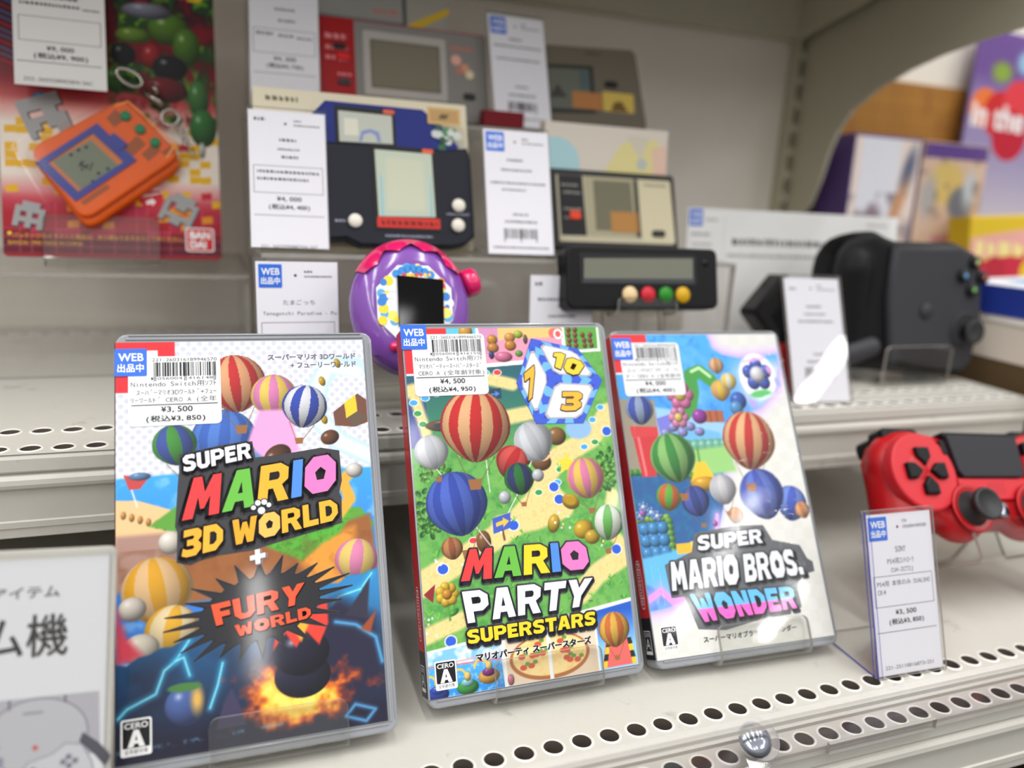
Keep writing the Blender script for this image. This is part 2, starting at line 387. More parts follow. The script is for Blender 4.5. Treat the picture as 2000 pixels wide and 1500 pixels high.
# ------------------------------------------------------------------ things
def pose(x, y, z, yaw=0, tilt=0, roll=0):
    """u along the width, v up the leaning face, n out of the face towards the aisle"""
    return Matrix.Translation(Vector((x, y, z))*MM) @ Matrix.Rotation(yaw, 4, 'Z') @ Matrix.Rotation(math.pi/2-tilt, 4, 'X') @ Matrix.Rotation(roll, 4, 'Z')
def tag(o, label, cat, group=None):
    o['label'] = label; o['category'] = cat
    if group: o['group'] = group
    return o
def thing(name, label, cat, mat=None, group=None):
    o = bpy.data.objects.new(name, None); COL.objects.link(o); o.empty_display_size = .01
    if mat is not None: o.matrix_world = mat
    return tag(o, label, cat, group)
def structure(o): o['kind'] = 'structure'; return o
def organic(shapes, voxel, smooth, name, mats, parent=None, label=None, flatten=None):
    """fuse overlapping solids into one continuous smooth body"""
    b = B()
    for fn in shapes: fn(b)
    tmp = b.build('casting', mats[0] if isinstance(mats, list) else mats)
    r = tmp.modifiers.new('r', 'REMESH'); r.mode = 'VOXEL'; r.voxel_size = voxel*MM
    sm = tmp.modifiers.new('s', 'SMOOTH'); sm.factor = .5; sm.iterations = smooth
    dg = bpy.context.evaluated_depsgraph_get(); dg.update()
    me = bpy.data.meshes.new_from_object(tmp.evaluated_get(dg)); old = tmp.data
    bpy.data.objects.remove(tmp); bpy.data.meshes.remove(old)
    me.name = name; me.materials.clear()
    for m in (mats if isinstance(mats, list) else [mats]): me.materials.append(m)
    me.polygons.foreach_set('use_smooth', [True]*len(me.polygons)); me.update()
    o = bpy.data.objects.new(name, me); COL.objects.link(o)
    if parent: o.parent = parent
    if label: o['label'] = label
    return o
def ellipsoid(cx, cy, cz, rx, ry, rz, seg=20, rings=12):
    def f(b):
        v = []; fs = []
        for i in range(rings+1):
            t = math.pi*i/rings
            v += [(cx+rx*math.sin(t)*math.cos(2*math.pi*k/seg), cy+ry*math.sin(t)*math.sin(2*math.pi*k/seg), cz-rz*math.cos(t)) for k in range(seg)]
        for i in range(rings):
            for k in range(seg):
                a, c = i*seg+k, i*seg+(k+1) % seg
                fs.append((a, c, c+seg, a+seg))
        b.add(v, fs)
    return f
def capsule(p, q, r0, r1, n=14):
    P, Q = Vector(p), Vector(q)
    def f(b):
        path = []; rad = []; d = (Q-P).normalized()
        for k in range(5): a = math.pi/2*(k/4); path.append(tuple(P-d*r0*math.cos(a))); rad.append(max(.05, r0*math.sin(a)))
        for k in range(1, n): t = k/n; path.append(tuple(P.lerp(Q, t))); rad.append(r0*(1-t)+r1*t)
        for k in range(5): a = math.pi/2*(k/4); path.append(tuple(Q+d*r1*math.sin(a))); rad.append(max(.05, r1*math.cos(a)))
        b.tube(path, rad, 20)
    return f
def solid(poly, z0, z1, bev=0):
    return lambda b: b.prism(poly, z0, z1, bev=bev)

def easel(name, label, mat, width, v_lip, n_ledge, v_back, n_leg, group='clear display easels', round_=4.5, th=2.0, mats=None, u0=0, floor=0):
    """one bent acrylic sheet: lip, ledge, back rest, and the leg folded down behind.
    local frame = the leaning face it carries: v=0 at the ledge top, n=0 at the face"""
    R = 4.0; tl = math.asin(max(-1, min(1, mat.col[2][2]))); drop = (th/2+.2-(mat.translation.z/MM-floor)-n_leg*math.sin(tl))/math.cos(tl)
    path = []
    def arc(c, r, a0, a1, k=6):
        for i in range(k+1):
            a = math.radians(a0+(a1-a0)*i/k); path.append((c[0]+r*math.cos(a), c[1]+r*math.sin(a)))
    nf = 1.6+th/2                                  # centre line of the front lip
    nb = -n_ledge-th/2                             # centre line of the back rest
    for k in range(8): path.append((nf, v_lip-(v_lip-3)*k/8))
    arc((nf-R, R-th/2-.2), R, 0, -90)
    arc((nb+R, R-th/2-.2), R, -90, -180)
    for k in range(1, 9): path.append((nb, 3+(v_back-3)*k/8))
    rb = 3.0
    arc((nb-rb, v_back), rb, 0, 125)
    lx, lv = path[-1]
    for k in range(1, 9): path.append((lx+(n_leg-lx)*k/8, lv+(drop-lv)*k/8))
    n = len(path); s = [0]
    for a, c in zip(path, path[1:]): s.append(s[-1]+math.dist(a, c))
    half = []
    dense = []; 
    # resample so that the rounded corners at both ends stay smooth
    L = s[-1]; st = sorted(set([round_*(1-math.cos(math.radians(a))) for a in range(0, 91, 15)]+s+[L-round_*(1-math.cos(math.radians(a))) for a in range(0, 91, 15)]))
    st = [q for i, q in enumerate(st) if i == 0 or q-st[i-1] > .02]
    def at(q):
        for i in range(n-1):
            if q <= s[i+1]+1e-9:
                f = (q-s[i])/max(1e-9, s[i+1]-s[i]); return (path[i][0]+(path[i+1][0]-path[i][0])*f, path[i][1]+(path[i+1][1]-path[i][1])*f)
        return path[-1]
    pts = [at(q) for q in st]; m = len(pts)
    for q in st:
        e_ = min(q, L-q)
        half.append(width/2-(round_-math.sqrt(max(0, round_**2-(round_-e_)**2)) if e_ < round_ else 0))
    v = []
    for i, (pn, pv) in enumerate(pts):
        a = pts[max(0, i-1)]; c = pts[min(m-1, i+1)]; d = Vector((c[0]-a[0], c[1]-a[1])).normalized(); q = Vector((-d.y, d.x))*th/2
        for (su, sg) in ((-1, 1), (1, 1), (1, -1), (-1, -1)):
            v.append((u0+su*half[i], pv+q.y*sg, pn+q.x*sg))
    b = B()
    for k, mt in ((0, 0), (2, 0), (1, 1), (3, 1)):      # front, back and the two cut edges keep their own corners
        vv = []; ff = []
        for i in range(m):
            vv += [v[i*4+k], v[i*4+(k+1) % 4]]
            if i < m-1: ff.append((i*2, i*2+1, i*2+3, i*2+2))
        b.add(vv, ff, mat=mt, smooth=mt == 0)
    b.add(v[:4], [(0, 3, 2, 1)], mat=1); b.add(v[-4:], [(0, 1, 2, 3)], mat=1)
    o = b.build(name, mats or [M['clear'], M['edge']])
    o.matrix_world = mat
    return tag(o, label, 'display stand', group)

# ------------------------------------------------------------------ printed pictures
class Art:
    """a printed picture worked out point by point over a fine grid"""
    def __init__(s, x0, y0, x1, y1, step, base=(1, 1, 1)):
        s.nx = int((x1-x0)/step)+1; s.ny = int((y1-y0)/step)+1
        s.X, s.Y = np.meshgrid(np.linspace(x0, x1, s.nx), np.linspace(y0, y1, s.ny))
        s.I = np.ones(s.X.shape+(3,))*np.array(base); s.step = step
    def mix(s, m, col):
        m = np.clip(m, 0, 1)[..., None]; s.I = s.I*(1-m)+np.asarray(col)*m
    def vgrad(s, y0, c0, y1, c1, mask=None):
        t = np.clip((s.Y-y0)/(y1-y0), 0, 1)[..., None]; c = np.array(c0)*(1-t)+np.array(c1)*t
        m = np.ones(s.X.shape) if mask is None else np.clip(mask, 0, 1); s.I = s.I*(1-m[..., None])+c*m[..., None]
    def pm(s, pts, soft=.12):
        P = np.array(pts, float); ins = np.zeros(s.X.shape, bool); d = np.full(s.X.shape, 1e9)
        for a, b in zip(P, np.roll(P, -1, 0)):
            e = b-a; L = max(e@e, 1e-9); t = np.clip(((s.X-a[0])*e[0]+(s.Y-a[1])*e[1])/L, 0, 1)
            d = np.minimum(d, np.hypot(s.X-a[0]-t*e[0], s.Y-a[1]-t*e[1]))
            c = (a[1] > s.Y) != (b[1] > s.Y)
            with np.errstate(divide='ignore', invalid='ignore'):
                ins ^= c & (s.X < (b[0]-a[0])*(s.Y-a[1])/(b[1]-a[1])+a[0])
        return np.clip(.5+np.where(ins, d, -d)/(2*soft), 0, 1)
    def poly(s, pts, col, soft=.12, k=1): s.mix(s.pm(pts, soft)*k, col)
    def em(s, cx, cy, rx, ry, rot=0, soft=.15):
        c, q = math.cos(rot), math.sin(rot); x = (s.X-cx)*c+(s.Y-cy)*q; y = -(s.X-cx)*q+(s.Y-cy)*c
        r = np.hypot(x/rx, y/ry); return np.clip(.5+(1-r)*min(rx, ry)/(2*soft), 0, 1), x/rx, y/ry
    def ell(s, cx, cy, rx, ry, col, rot=0, soft=.15, k=1): s.mix(s.em(cx, cy, rx, ry, rot, soft)[0]*k, col)
    def ball(s, cx, cy, rx, ry, col, rot=0, edge=None):
        """a drawn round thing: the drawing itself has a light and a dark side"""
        if edge is not None: s.ell(cx, cy, rx+.5, ry+.5, edge, rot)
        m, x, y = s.em(cx, cy, rx, ry, rot); z = np.sqrt(np.clip(1-x*x-y*y, 0, 1))
        l = np.clip(.55+.5*(-.35*x+.5*y+.75*z-.3), .4, 1.08)[..., None]; c = np.clip(np.array(col)*l, 0, 1)
        h = (np.clip(1-np.hypot(x+.35, y-.45)/.3, 0, 1)**1.5*.6)[..., None]; c = c*(1-h)+h
        s.I = s.I*(1-m[..., None])+c*m[..., None]
    def dl(s, pts, closed=False):
        d = np.full(s.X.shape, 1e9); P = [np.array(p, float) for p in pts]
        for a, b in zip(P, P[1:]+([P[0]] if closed else [])) if closed else zip(P, P[1:]):
            e = b-a; L = max(e@e, 1e-9); t = np.clip(((s.X-a[0])*e[0]+(s.Y-a[1])*e[1])/L, 0, 1)
            d = np.minimum(d, np.hypot(s.X-a[0]-t*e[0], s.Y-a[1]-t*e[1]))
        return d
    def line(s, pts, wd, col, soft=.15, glow=0, gcol=None, k=1):
        d = s.dl(pts)
        if glow: s.mix(np.exp(-(d/glow)**2)*.6, gcol if gcol is not None else col)
        s.mix(np.clip(.5+(wd/2-d)/(2*soft), 0, 1)*k, col)
    def noise(s, cell, seed, octaves=3):
        rng = np.random.RandomState(seed); out = np.zeros(s.X.shape); amp = 1; tot = 0
        for o in range(octaves):
            gx = s.X/cell*2**o; gy = s.Y/cell*2**o; T = rng.rand(64, 64)
            i = np.floor(gx).astype(int); j = np.floor(gy).astype(int); fx = gx-i; fy = gy-j
            fx = fx*fx*(3-2*fx); fy = fy*fy*(3-2*fy)
            g = lambda a, b: T[(j+b) % 64, (i+a) % 64]
            out += amp*((g(0, 0)*(1-fx)+g(1, 0)*fx)*(1-fy)+(g(0, 1)*(1-fx)+g(1, 1)*fx)*fy); tot += amp; amp *= .5
        return out/tot
    def hot(s, cx, cy, r, c0, c1, rot=0, gores=7, basket=True):
        """a drawn hot-air balloon with gores in two colours"""
        c, q = math.cos(rot), math.sin(rot)
        if basket:
            bx, by = cx+r*1.55*q, cy-r*1.55*c
            for k in (-1, 1): s.line([(cx+k*r*.55*c+r*.8*q, cy+k*r*.55*q-r*.8*c), (bx+k*r*.14*c, by+k*r*.14*q)], .3, G(120, 90, 60), .12)
            s.poly([(bx-r*.2, by+r*.1), (bx+r*.2, by+r*.1), (bx+r*.15, by-r*.18), (bx-r*.15, by-r*.18)], G(150, 100, 60))
        x = (s.X-cx)*c+(s.Y-cy)*q; y = -(s.X-cx)*q+(s.Y-cy)*c
        wd = r*np.sqrt(np.clip(1-(y/r)**2, 0, 1))*np.where(y < 0, 1-.28*np.clip(-y/r, 0, 1)**2, 1)
        m = np.clip(.5+(wd-np.abs(x))/.35, 0, 1)*(np.abs(y) < r)
        ang = np.arcsin(np.clip(x/np.maximum(wd, .01), -1, 1)); st = np.floor(ang/math.pi*gores+.5) % 2
        z = np.sqrt(np.clip(1-(x/r)**2-(y/r)**2, 0, 1)); l = np.clip(.6+.45*(-.35*x/r+.5*y/r+.75*z-.3), .45, 1.06)
        s.I = s.I*(1-m[..., None])+np.clip(np.where(st[..., None] > 0, np.array(c1), np.array(c0))*l[..., None], 0, 1)*m[..., None]
    def flower(s, cx, cy, r, col, mid, n=5, rot=0, inner=.42):
        for k in range(n):
            a = rot+2*math.pi*k/n; s.ball(cx+r*.6*math.cos(a), cy+r*.6*math.sin(a), r*.42, r*.42, col)
        s.ball(cx, cy, r*inner, r*inner, mid)
    def build(s, name, mat, parent, n=0, label=None):
        nx, ny = s.nx, s.ny; me = bpy.data.meshes.new(name)
        me.vertices.add(nx*ny); co = np.stack([s.X, s.Y, np.full(s.X.shape, n)], -1).reshape(-1, 3)*MM
        me.vertices.foreach_set('co', co.ravel())
        i = np.arange(nx*ny).reshape(ny, nx); q = np.stack([i[:-1, :-1], i[:-1, 1:], i[1:, 1:], i[1:, :-1]], -1).reshape(-1, 4)
        me.loops.add(q.size); me.loops.foreach_set('vertex_index', q.ravel().astype(np.int32))
        me.polygons.add(len(q)); me.polygons.foreach_set('loop_start', np.arange(0, q.size, 4, dtype=np.int32))
        me.update(calc_edges=True); me.validate()
        at = me.color_attributes.new('Ink', 'FLOAT_COLOR', 'POINT')
        I = np.clip(s.I, 0, 1).reshape(-1, 3); L = np.where(I <= .04045, I/12.92, ((I+.055)/1.055)**2.4)
        at.data.foreach_set('color', np.c_[L, np.ones(len(L))].astype(np.float32).ravel())
        me.materials.append(mat); o = bpy.data.objects.new(name, me); COL.objects.link(o)
        if parent: o.parent = parent
        if label: o['label'] = label
        return o

G = srgb
WHITE = (.95, .95, .95); INK = (.06, .06, .07)

def art_seaside():
    a = Art(.3, 4.6, 100.8, 166.6, .33, G(226, 226, 235))
    # dotted sky
    p = 4.3; row = np.round(a.Y/(p*.5)); xo = (row % 2)*p*.5
    dx = (a.X-xo)-np.round((a.X-xo)/p)*p; dy = a.Y-row*p*.5
    a.mix(np.clip(.5+(1.05-np.hypot(dx, dy))/.3, 0, 1)*.9, G(196, 197, 211))
    n = a.noise(6, 3)
    a.vgrad(66, G(52, 120, 205), 112, G(60, 160, 225), a.pm([(0, 110.5), (30, 111.5), (101, 109), (101, 40), (0, 40)], .6))
    a.mix((a.Y < 110)*np.clip((n-.55)*5, 0, 1)*.35, G(190, 225, 245))
    # clear slide tube and crate
    for o_ in (0, 1): a.line([(97, 154-o_*2), (86-o_, 155), (80, 146), (79, 132), (88, 121), (101, 114)], 9-3.5*o_, G(190, 212, 232) if not o_ else G(214, 230, 243), .5)
    for q in ((89, 156), (82, 148), (80.5, 139), (82, 131)): a.ball(q[0], q[1], 1.4, 2.2, G(226, 178, 40), .3)
    a.poly([(86, 134), (97, 142), (100.8, 139), (100.8, 129), (95, 127), (86.5, 128)], G(112, 72, 58)); a.poly([(91, 138), (96, 141.5), (96.5, 134), (91.5, 131)], G(240, 196, 50)); a.poly([(91.5, 131), (96.5, 134), (100.8, 131), (95, 127)], G(96, 82, 66))
    # quay, rocks, hills
    a.poly([(0, 102), (8, 101.5), (20, 97), (22, 80), (10, 76), (0, 78)], G(226, 190, 138)); a.poly([(0, 88), (22, 88), (22, 74), (0, 66)], G(168, 132, 120), 1)
    for k in range(6): a.ball(3+k*3, 96-k*1.1, 1, 1.6, G(232, 160, 80))
    a.line([(3, 116), (8, 99)], .5, G(225, 225, 225)); a.poly([(3, 112), (12, 110), (9, 106), (5, 106)], G(190, 70, 70)); a.ball(9, 111, 4, 1.6, G(110, 150, 200))
    a.poly([(12, 91), (22, 98), (95, 92), (101, 84), (60, 68), (40, 82)], G(92, 156, 58), .5)
    a.poly([(28, 84), (60, 79), (99, 89), (101, 62), (80, 62), (20, 60), (22, 70)], G(150, 92, 48), 1.0); a.poly([(68, 78), (92, 84), (90, 62), (72, 60)], G(226, 148, 56), 2)
    a.poly([(52, 86), (92, 91), (86, 82), (78, 78), (70, 72), (56, 79)], G(86, 168, 52), .8)
    a.mix(a.pm([(52, 86), (92, 91), (86, 82), (78, 78), (70, 72), (56, 79)], 1)*np.clip((a.noise(1.2, 8)-.5)*4, 0, 1)*.5, G(40, 116, 36))
    a.mix((a.Y < 82)*(a.Y > 60)*np.clip((n-.5)*4, 0, 1)*.35, G(110, 60, 30))
    # round balls and balloons in place of figures
    a.hot(57, 120, 10, G(70, 118, 214), G(120, 170, 236), .3, 7, False); a.hot(41, 124, 13, G(66, 112, 206), G(88, 138, 226), -.1, 9, False); a.hot(46, 148, 12.5, G(216, 50, 54), G(244, 178, 130), .1, 9)
    a.hot(61.5, 142, 9.5, G(240, 140, 196), G(248, 214, 100), 0, 7, False); a.poly([(55, 136), (68, 136), (71, 118), (60, 112), (50, 122)], G(238, 160, 208), .8); a.hot(74, 137, 9.5, G(240, 240, 246), G(58, 82, 190), -.2, 7)
    a.ball(62, 116, 6, 4.6, G(108, 66, 46), .6); a.ball(84, 123, 4, 3.2, G(124, 76, 52), .3); a.hot(22, 123, 8.5, G(76, 158, 66), G(70, 92, 170), .2, 5)
    a.line([(93, 108), (88, 104), (91, 96), (86, 90)], 4.6, G(240, 168, 62), .6); a.ball(93.5, 108, 3.6, 3.2, G(244, 240, 234))
    a.hot(15, 66, 13, G(248, 182, 46), G(250, 206, 150), .15, 7, False); a.hot(20, 50, 10, G(250, 190, 52), G(250, 226, 176), -.2, 5, False); a.ball(6, 60, 5, 4.6, G(250, 240, 226)); a.ball(9, 45, 6.5, 5.6, G(250, 240, 220)); a.ball(20, 84, 4.6, 4.6, G(250, 240, 226))
    a.hot(92, 70, 9, G(244, 146, 190), G(248, 214, 120), -.2, 5)
    a.poly([(0, 62), (4, 50), (10, 42), (0, 40)], G(206, 66, 84), 1.5)
    # storm below
    rag = [(0, 40.5), (4, 39.5), (8, 42), (12, 42.5), (16, 44.5), (20, 44.5), (24, 46.5), (40, 49), (60, 56), (74, 58), (78, 62), (84, 61), (88, 64), (94, 64), (101, 66), (101, 3), (0, 3)]
    m = a.pm(rag, .4); a.vgrad(10, G(26, 26, 46), 60, G(30, 112, 170), m); c2 = a.noise(14, 5)
    a.mix(m*np.clip((c2-.42)*3, 0, 1)*np.clip((44-a.Y)/26+.2, 0, 1), G(30, 32, 54)); a.mix(m*np.clip((a.X-60)/30, 0, 1)*np.clip((a.Y-40)/20, 0, 1)*.6, G(52, 140, 200))
    for pts in ([(26, 46), (21, 39), (17, 36), (14, 28), (4, 24), (1, 21)], [(21, 39), (24, 40), (26, 33)], [(98, 64), (93, 58), (94, 50), (88, 44)], [(93, 58), (84, 56), (80, 52)], [(38, 36), (36, 28), (33, 20)]):
        a.line(pts, .5, G(140, 230, 246), .25, 1.4, G(60, 170, 210))
    a.poly([(60, 44), (70, 50), (84, 56), (99, 46), (101, 20), (84, 12), (56, 14), (46, 30)], G(34, 34, 58), 3); a.line([(82, 46), (90, 44), (98, 38), (100, 28)], .7, G(80, 160, 210), .4, 1.2)
    a.poly([(86, 48), (97, 62), (95, 46)], G(46, 44, 62), .5); a.poly([(92, 42), (99, 49), (96, 40)], G(150, 70, 40), .5)
    # fire and dark rock
    f = a.noise(5, 11); fm = np.clip(1.25-np.hypot((a.X-66)/21, (a.Y-20)/11)+(f-.5)*1.3, 0, 1)
    a.mix(fm*1.4, G(226, 70, 26)); a.mix(np.clip(fm*1.8-.55, 0, 1), G(250, 178, 44)); a.mix(np.clip(fm*2.4-1.5, 0, 1), G(254, 226, 110))
    a.ball(68, 27, 11, 8.5, G(40, 40, 68)); a.ball(68, 36, 11, 9, G(34, 34, 60)); a.poly([(57, 38), (59, 49), (63, 56), (66, 50), (69, 57), (74, 52), (79, 56), (79, 46), (75, 38), (70, 44), (66, 38), (62, 44)], G(228, 62, 48), .5); a.poly([(65, 46), (69, 52), (71, 46), (68, 40)], G(246, 170, 50), .6)
    a.ball(24.5, 22.5, 7.5, 7.5, G(86, 112, 182)); a.ell(28.5, 24, 2, 4.5, G(250, 190, 70), 0, 1.2, .8); a.ell(24, 29, 6, 1.6, G(70, 120, 60)); a.poly([(35, 12), (38, 21), (41, 26), (44, 19), (46, 12)], G(60, 54, 84), .4)
    a.mix(np.clip(1-np.abs(a.Y-9-a.X*.02)/1.2, 0, 1)*np.clip((a.noise(2, 9)-.4)*4, 0, 1)*.6*(a.X < 60), G(110, 170, 200)); a.line([(84, 9), (92, 6), (96, 10), (88, 13), (84, 9)], .6, G(80, 150, 200), .4, 1)
    a.mix((a.Y < 5.2)*1.0, G(40, 40, 56))
    a.poly([(0, 145.3), (0, 167), (22.7, 167), (22.7, 145.3)], G(222, 46, 54)); a.poly([(10, 158), (16, 158), (16, 163), (10, 163)], WHITE)
    return a

def art_board():
    a = Art(1.0, 4.3, 101.5, 167.8, .33, G(104, 172, 84))
    n = a.noise(3, 21); n2 = a.noise(16, 22)
    a.mix(np.clip((n-.45)*3, 0, 1)*.55, G(52, 134, 56)); a.mix(np.clip((n2-.5)*3, 0, 1)*.4, G(150, 200, 100))
    a.vgrad(104, G(70, 150, 90), 150, G(36, 92, 110), np.clip((a.Y-104)/20, 0, 1)*(a.X < 62)); a.mix(np.clip((150-a.Y)/30, 0, 1)*(a.Y > 112)*(a.X < 9), G(52, 58, 150))
    tan = G(232, 208, 140)
    for pts, wd in (([(0, 138), (16, 142), (36, 144), (52, 140)], 6), ([(4, 136), (8, 120), (10, 104)], 5), ([(101, 124), (90, 112), (72, 104), (62, 92), (72, 80), (58, 76), (40, 74)], 10), ([(0, 52), (24, 63), (46, 74), (60, 86)], 11), ([(101, 55), (86, 48), (76, 40)], 10), ([(0, 30), (20, 36)], 7), ([(46, 124), (60, 126)], 7), ([(100, 60), (94, 68), (98, 84)], 6)):
        a.line(pts, wd, tan, .8)
    a.mix(np.clip((a.noise(.8, 4, 2)-.55)*5, 0, 1)*.12, G(120, 96, 50))
    for x, y, c in ((3.5, 133, 0), (9, 135, 0), (14.5, 137, 0), (5, 128, 1), (7, 123, 1), (39, 146, 0), (45, 146, 2), (97, 127, 0), (92, 121, 0), (99, 115, 3), (86, 108, 0), (92, 110, 1), (70, 92, 0), (60, 88, 1), (72, 98, 1), (68, 90, 3), (46, 74, 3), (11, 58, 3), (12, 27, 3), (97, 58, 3), (26, 69, 2), (66, 106, 2), (70, 84, 3)):
        cc = (G(70, 160, 230), G(58, 150, 70), G(220, 60, 60), G(44, 92, 206))[c]
        a.ell(x, y, 2.9 if c == 3 else 2.2, 2.6 if c == 3 else 1.6, (.93, .93, .93)); a.ell(x, y, 2.4 if c == 3 else 1.8, 2.2 if c == 3 else 1.25, cc)
    for k in range(150):
        rng = random.Random(k); x, y = rng.uniform(2, 100), rng.uniform(30, 112)
        if a.I[min(a.ny-1, int((y-4.3)/a.step)), min(a.nx-1, int((x-1)/a.step))][0] < .62:
            for q in range(4): a_ = rng.uniform(.5, 2.6); a.line([(x, y), (x+2.4*math.cos(a_), y+2.4*math.sin(a_))], .35, rng.choice([G(130, 200, 80), G(44, 120, 50), G(96, 176, 70)]), .15)
    for x, y, r in ((11, 98, 8), (7, 86, 8), (97, 100, 7), (6, 78, 6), (94, 92, 6)):
        for k in range(26):
            rng = random.Random(k*7+int(x)); a_ = rng.uniform(0, 6.3); d = r*math.sqrt(rng.random()); a.ball(x+d*math.cos(a_), y+d*math.sin(a_), 1.6, 1.1, rng.choice([G(96, 180, 70), G(60, 140, 58), G(130, 204, 90)]), a_)
    a.ball(20, 122, 12, 3, G(120, 92, 66)); a.ell(20, 122, 8, 1.8, G(52, 60, 80)); a.ball(31, 68, 3.5, 5, G(150, 100, 60)); a.ball(54, 105, 5, 4, G(160, 106, 60)); a.ell(54, 107, 4.4, 2, G(224, 190, 130)); a.ball(63, 102, 5, 4, G(150, 100, 60)); a.ell(63, 104.5, 4.4, 2, G(224, 190, 130))
    a.ball(72, 114, 5, 4.4, G(160, 116, 66)); a.ell(84, 117, 7, 5, G(140, 180, 220), 0, .6)
    # signpost
    a.poly([(36, 78), (45, 80), (44.5, 73), (36, 71)], G(64, 92, 190)); a.poly([(37.5, 74), (41, 75), (41, 73.6), (44, 76.2), (41, 78), (41, 76.8), (37.5, 75.8)], G(236, 190, 70)); a.line([(40.5, 72), (41, 68)], 1.1, G(120, 80, 50))
    a.poly([(40, 138), (46, 138.5), (46, 133.5), (40, 133)], G(40, 66, 80)); a.poly([(41, 136), (43, 136), (43, 137.3), (45.3, 135.8), (43, 134.3), (43, 135.2), (41, 135.2)], G(70, 130, 220))
    # party balloons in place of figures
    def string(x, y, x2, y2): a.line([(x, y), ((x+x2)/2+1, (y+y2)/2), (x2, y2)], .35, (.95, .95, .95), .12)
    string(20, 84, 34, 66); string(33, 124, 36, 90); string(9, 106, 26, 80); string(60, 107, 44, 80)
    a.hot(60, 112, 10, G(206, 208, 214), G(226, 228, 234), .4, 7, False); a.hot(48, 103, 8, G(206, 44, 46), G(226, 90, 84), -.6, 5, False)
    a.hot(20, 86, 14.5, G(58, 82, 186), G(84, 112, 214), .15, 9); a.hot(16, 66.5, 5, G(168, 98, 62), G(206, 140, 90), .1, 5, False)
    a.hot(32, 121, 17, G(218, 44, 44), G(246, 190, 138), -.1, 9); a.hot(10, 110, 8, G(212, 214, 222), G(234, 236, 240), .2, 5)
    a.hot(51, 95, 7.5, G(46, 124, 58), G(52, 60, 110), .1, 5); a.ball(43, 87, 3, 3, G(222, 224, 230)); a.ball(60.5, 96, 3, 3, G(222, 224, 230))
    star = [(75.8+(5.6 if k % 2 == 0 else 2.6)*math.sin(k*math.pi/5+.15), 100.4+(5.6 if k % 2 == 0 else 2.6)*math.cos(k*math.pi/5+.15)) for k in range(10)]
    a.poly(star, G(250, 206, 60), .3)
    a.hot(85, 93, 10, G(244, 140, 180), G(248, 208, 96), .1, 7)
    a.ball(75.8, 82.5, 4.6, 3.6, G(220, 178, 50), -.4); a.ell(75.4, 83, 3, 2, G(178, 136, 34), -.4); a.ball(66, 73, 3, 4.4, G(232, 190, 60), -.3); a.ball(81, 69, 5.2, 4.4, G(230, 186, 50), .2); a.ball(85, 65, 4, 3.4, G(222, 180, 56))
    a.hot(94, 71, 8.5, G(104, 190, 84), (.93, .95, .9), -.1, 5)
    a.line([(12, 46), (12.5, 36)], 1, G(84, 150, 60), .2); a.flower(12, 47, 5.4, G(250, 208, 60), G(240, 160, 50), 7); a.ball(14.5, 39, 2.4, 1.2, G(84, 176, 74), .5); a.poly([(1.4, 48), (7, 52), (5.4, 44)], G(140, 42, 48))
    for k in range(40):
        rng = random.Random(k+900); x, y = rng.choice([(4, 34), (26, 62), (38, 72), (90, 58), (22, 56), (70, 74), (8, 60)]); x += rng.uniform(-4, 4); y += rng.uniform(-5, 5); a.poly([(x, y), (x+.9, y), (x+.9, y+.9), (x, y+.9)], rng.choice([(1, 1, 1), G(250, 220, 110), G(250, 190, 200), G(190, 236, 240)]), .1)
    # photo strips along the top
    a.poly([(20, 168), (82, 168), (82, 151), (38, 148.5), (20, 147)], WHITE); a.poly([(20, 168), (36, 168), (36.5, 150), (20, 150)], G(96, 190, 214)); a.ball(31, 166, 3.4, 4, G(240, 180, 70))
    pp = [(37.3, 168), (80, 168), (80.3, 153), (38.6, 150.4)]; a.poly(pp, G(242, 150, 176)); m = a.pm(pp)
    a.mix(m*(a.Y > 161.5+(a.X-40)*.04), G(236, 190, 120)); a.mix(m*(a.X < 47)*(a.Y > 155), G(206, 140, 180)); 
    for x, y, rx, ry, c in ((44, 162, 2.6, 2.6, (230, 160, 60)), (44, 158, 3, 2.4, (222, 150, 70)), (53, 163, 2.8, 2.4, (236, 170, 90)), (53, 159, 3, 2.6, (226, 150, 60)), (49, 153.5, 4.5, 2.6, (244, 130, 170)), (57, 155, 2, 1.7, (110, 180, 80)), (57.5, 164.5, 2.4, 2, (190, 210, 80)), (43, 154.5, 1.4, 2, (60, 70, 130)), (61, 162, 1.2, 2.4, (110, 90, 90))): a.ball(x, y, rx, ry, G(*c))
    a.line([(76, 165), (80, 165)], 5, G(236, 110, 100)); a.ell(78.5, 164.5, 2.4, 2.6, WHITE); a.ell(78.5, 164.5, 1.5, 1.6, G(226, 90, 90))
    a.poly([(81, 168), (100.8, 168), (100.8, 155.5), (81, 154.6)], WHITE); a.poly([(82, 168), (99.8, 168), (99.4, 156.8), (82, 156)], G(90, 160, 66))
    for k in range(14):
        rng = random.Random(k+50); x = 84+(k % 4)*4+rng.uniform(-.5, .5); y = 158.5+(k//4)*2.7; a.ball(x, y, 1.3, 1.4, G(150, 84, 66))
    # bottom strips
    band = [(0, 24), (20, 26), (102, 35), (102, 4), (0, 4)]; a.poly(band, WHITE, .2)
    wt = [(1, 23.2), (34, 25.6), (35, 4.3), (1, 4.3)]; m = a.pm(wt, .2); a.vgrad(4, G(40, 130, 214), 17, G(80, 170, 232), m); a.mix(m*np.clip((a.Y-17)/1.5, 0, 1), G(126, 190, 240)); a.mix(m*(a.Y > 17.5)*np.clip((a.noise(5, 31)-.45)*4, 0, 1), WHITE); a.mix(m*(a.Y < 17)*np.clip((a.noise(1.3, 33)-.55)*5, 0, 1)*.5, G(190, 226, 246))
    a.line([(1, 17.4), (34, 16.6)], .6, G(214, 110, 120)); a.line([(10, 18), (34, 19.5)], .5, G(230, 150, 150))
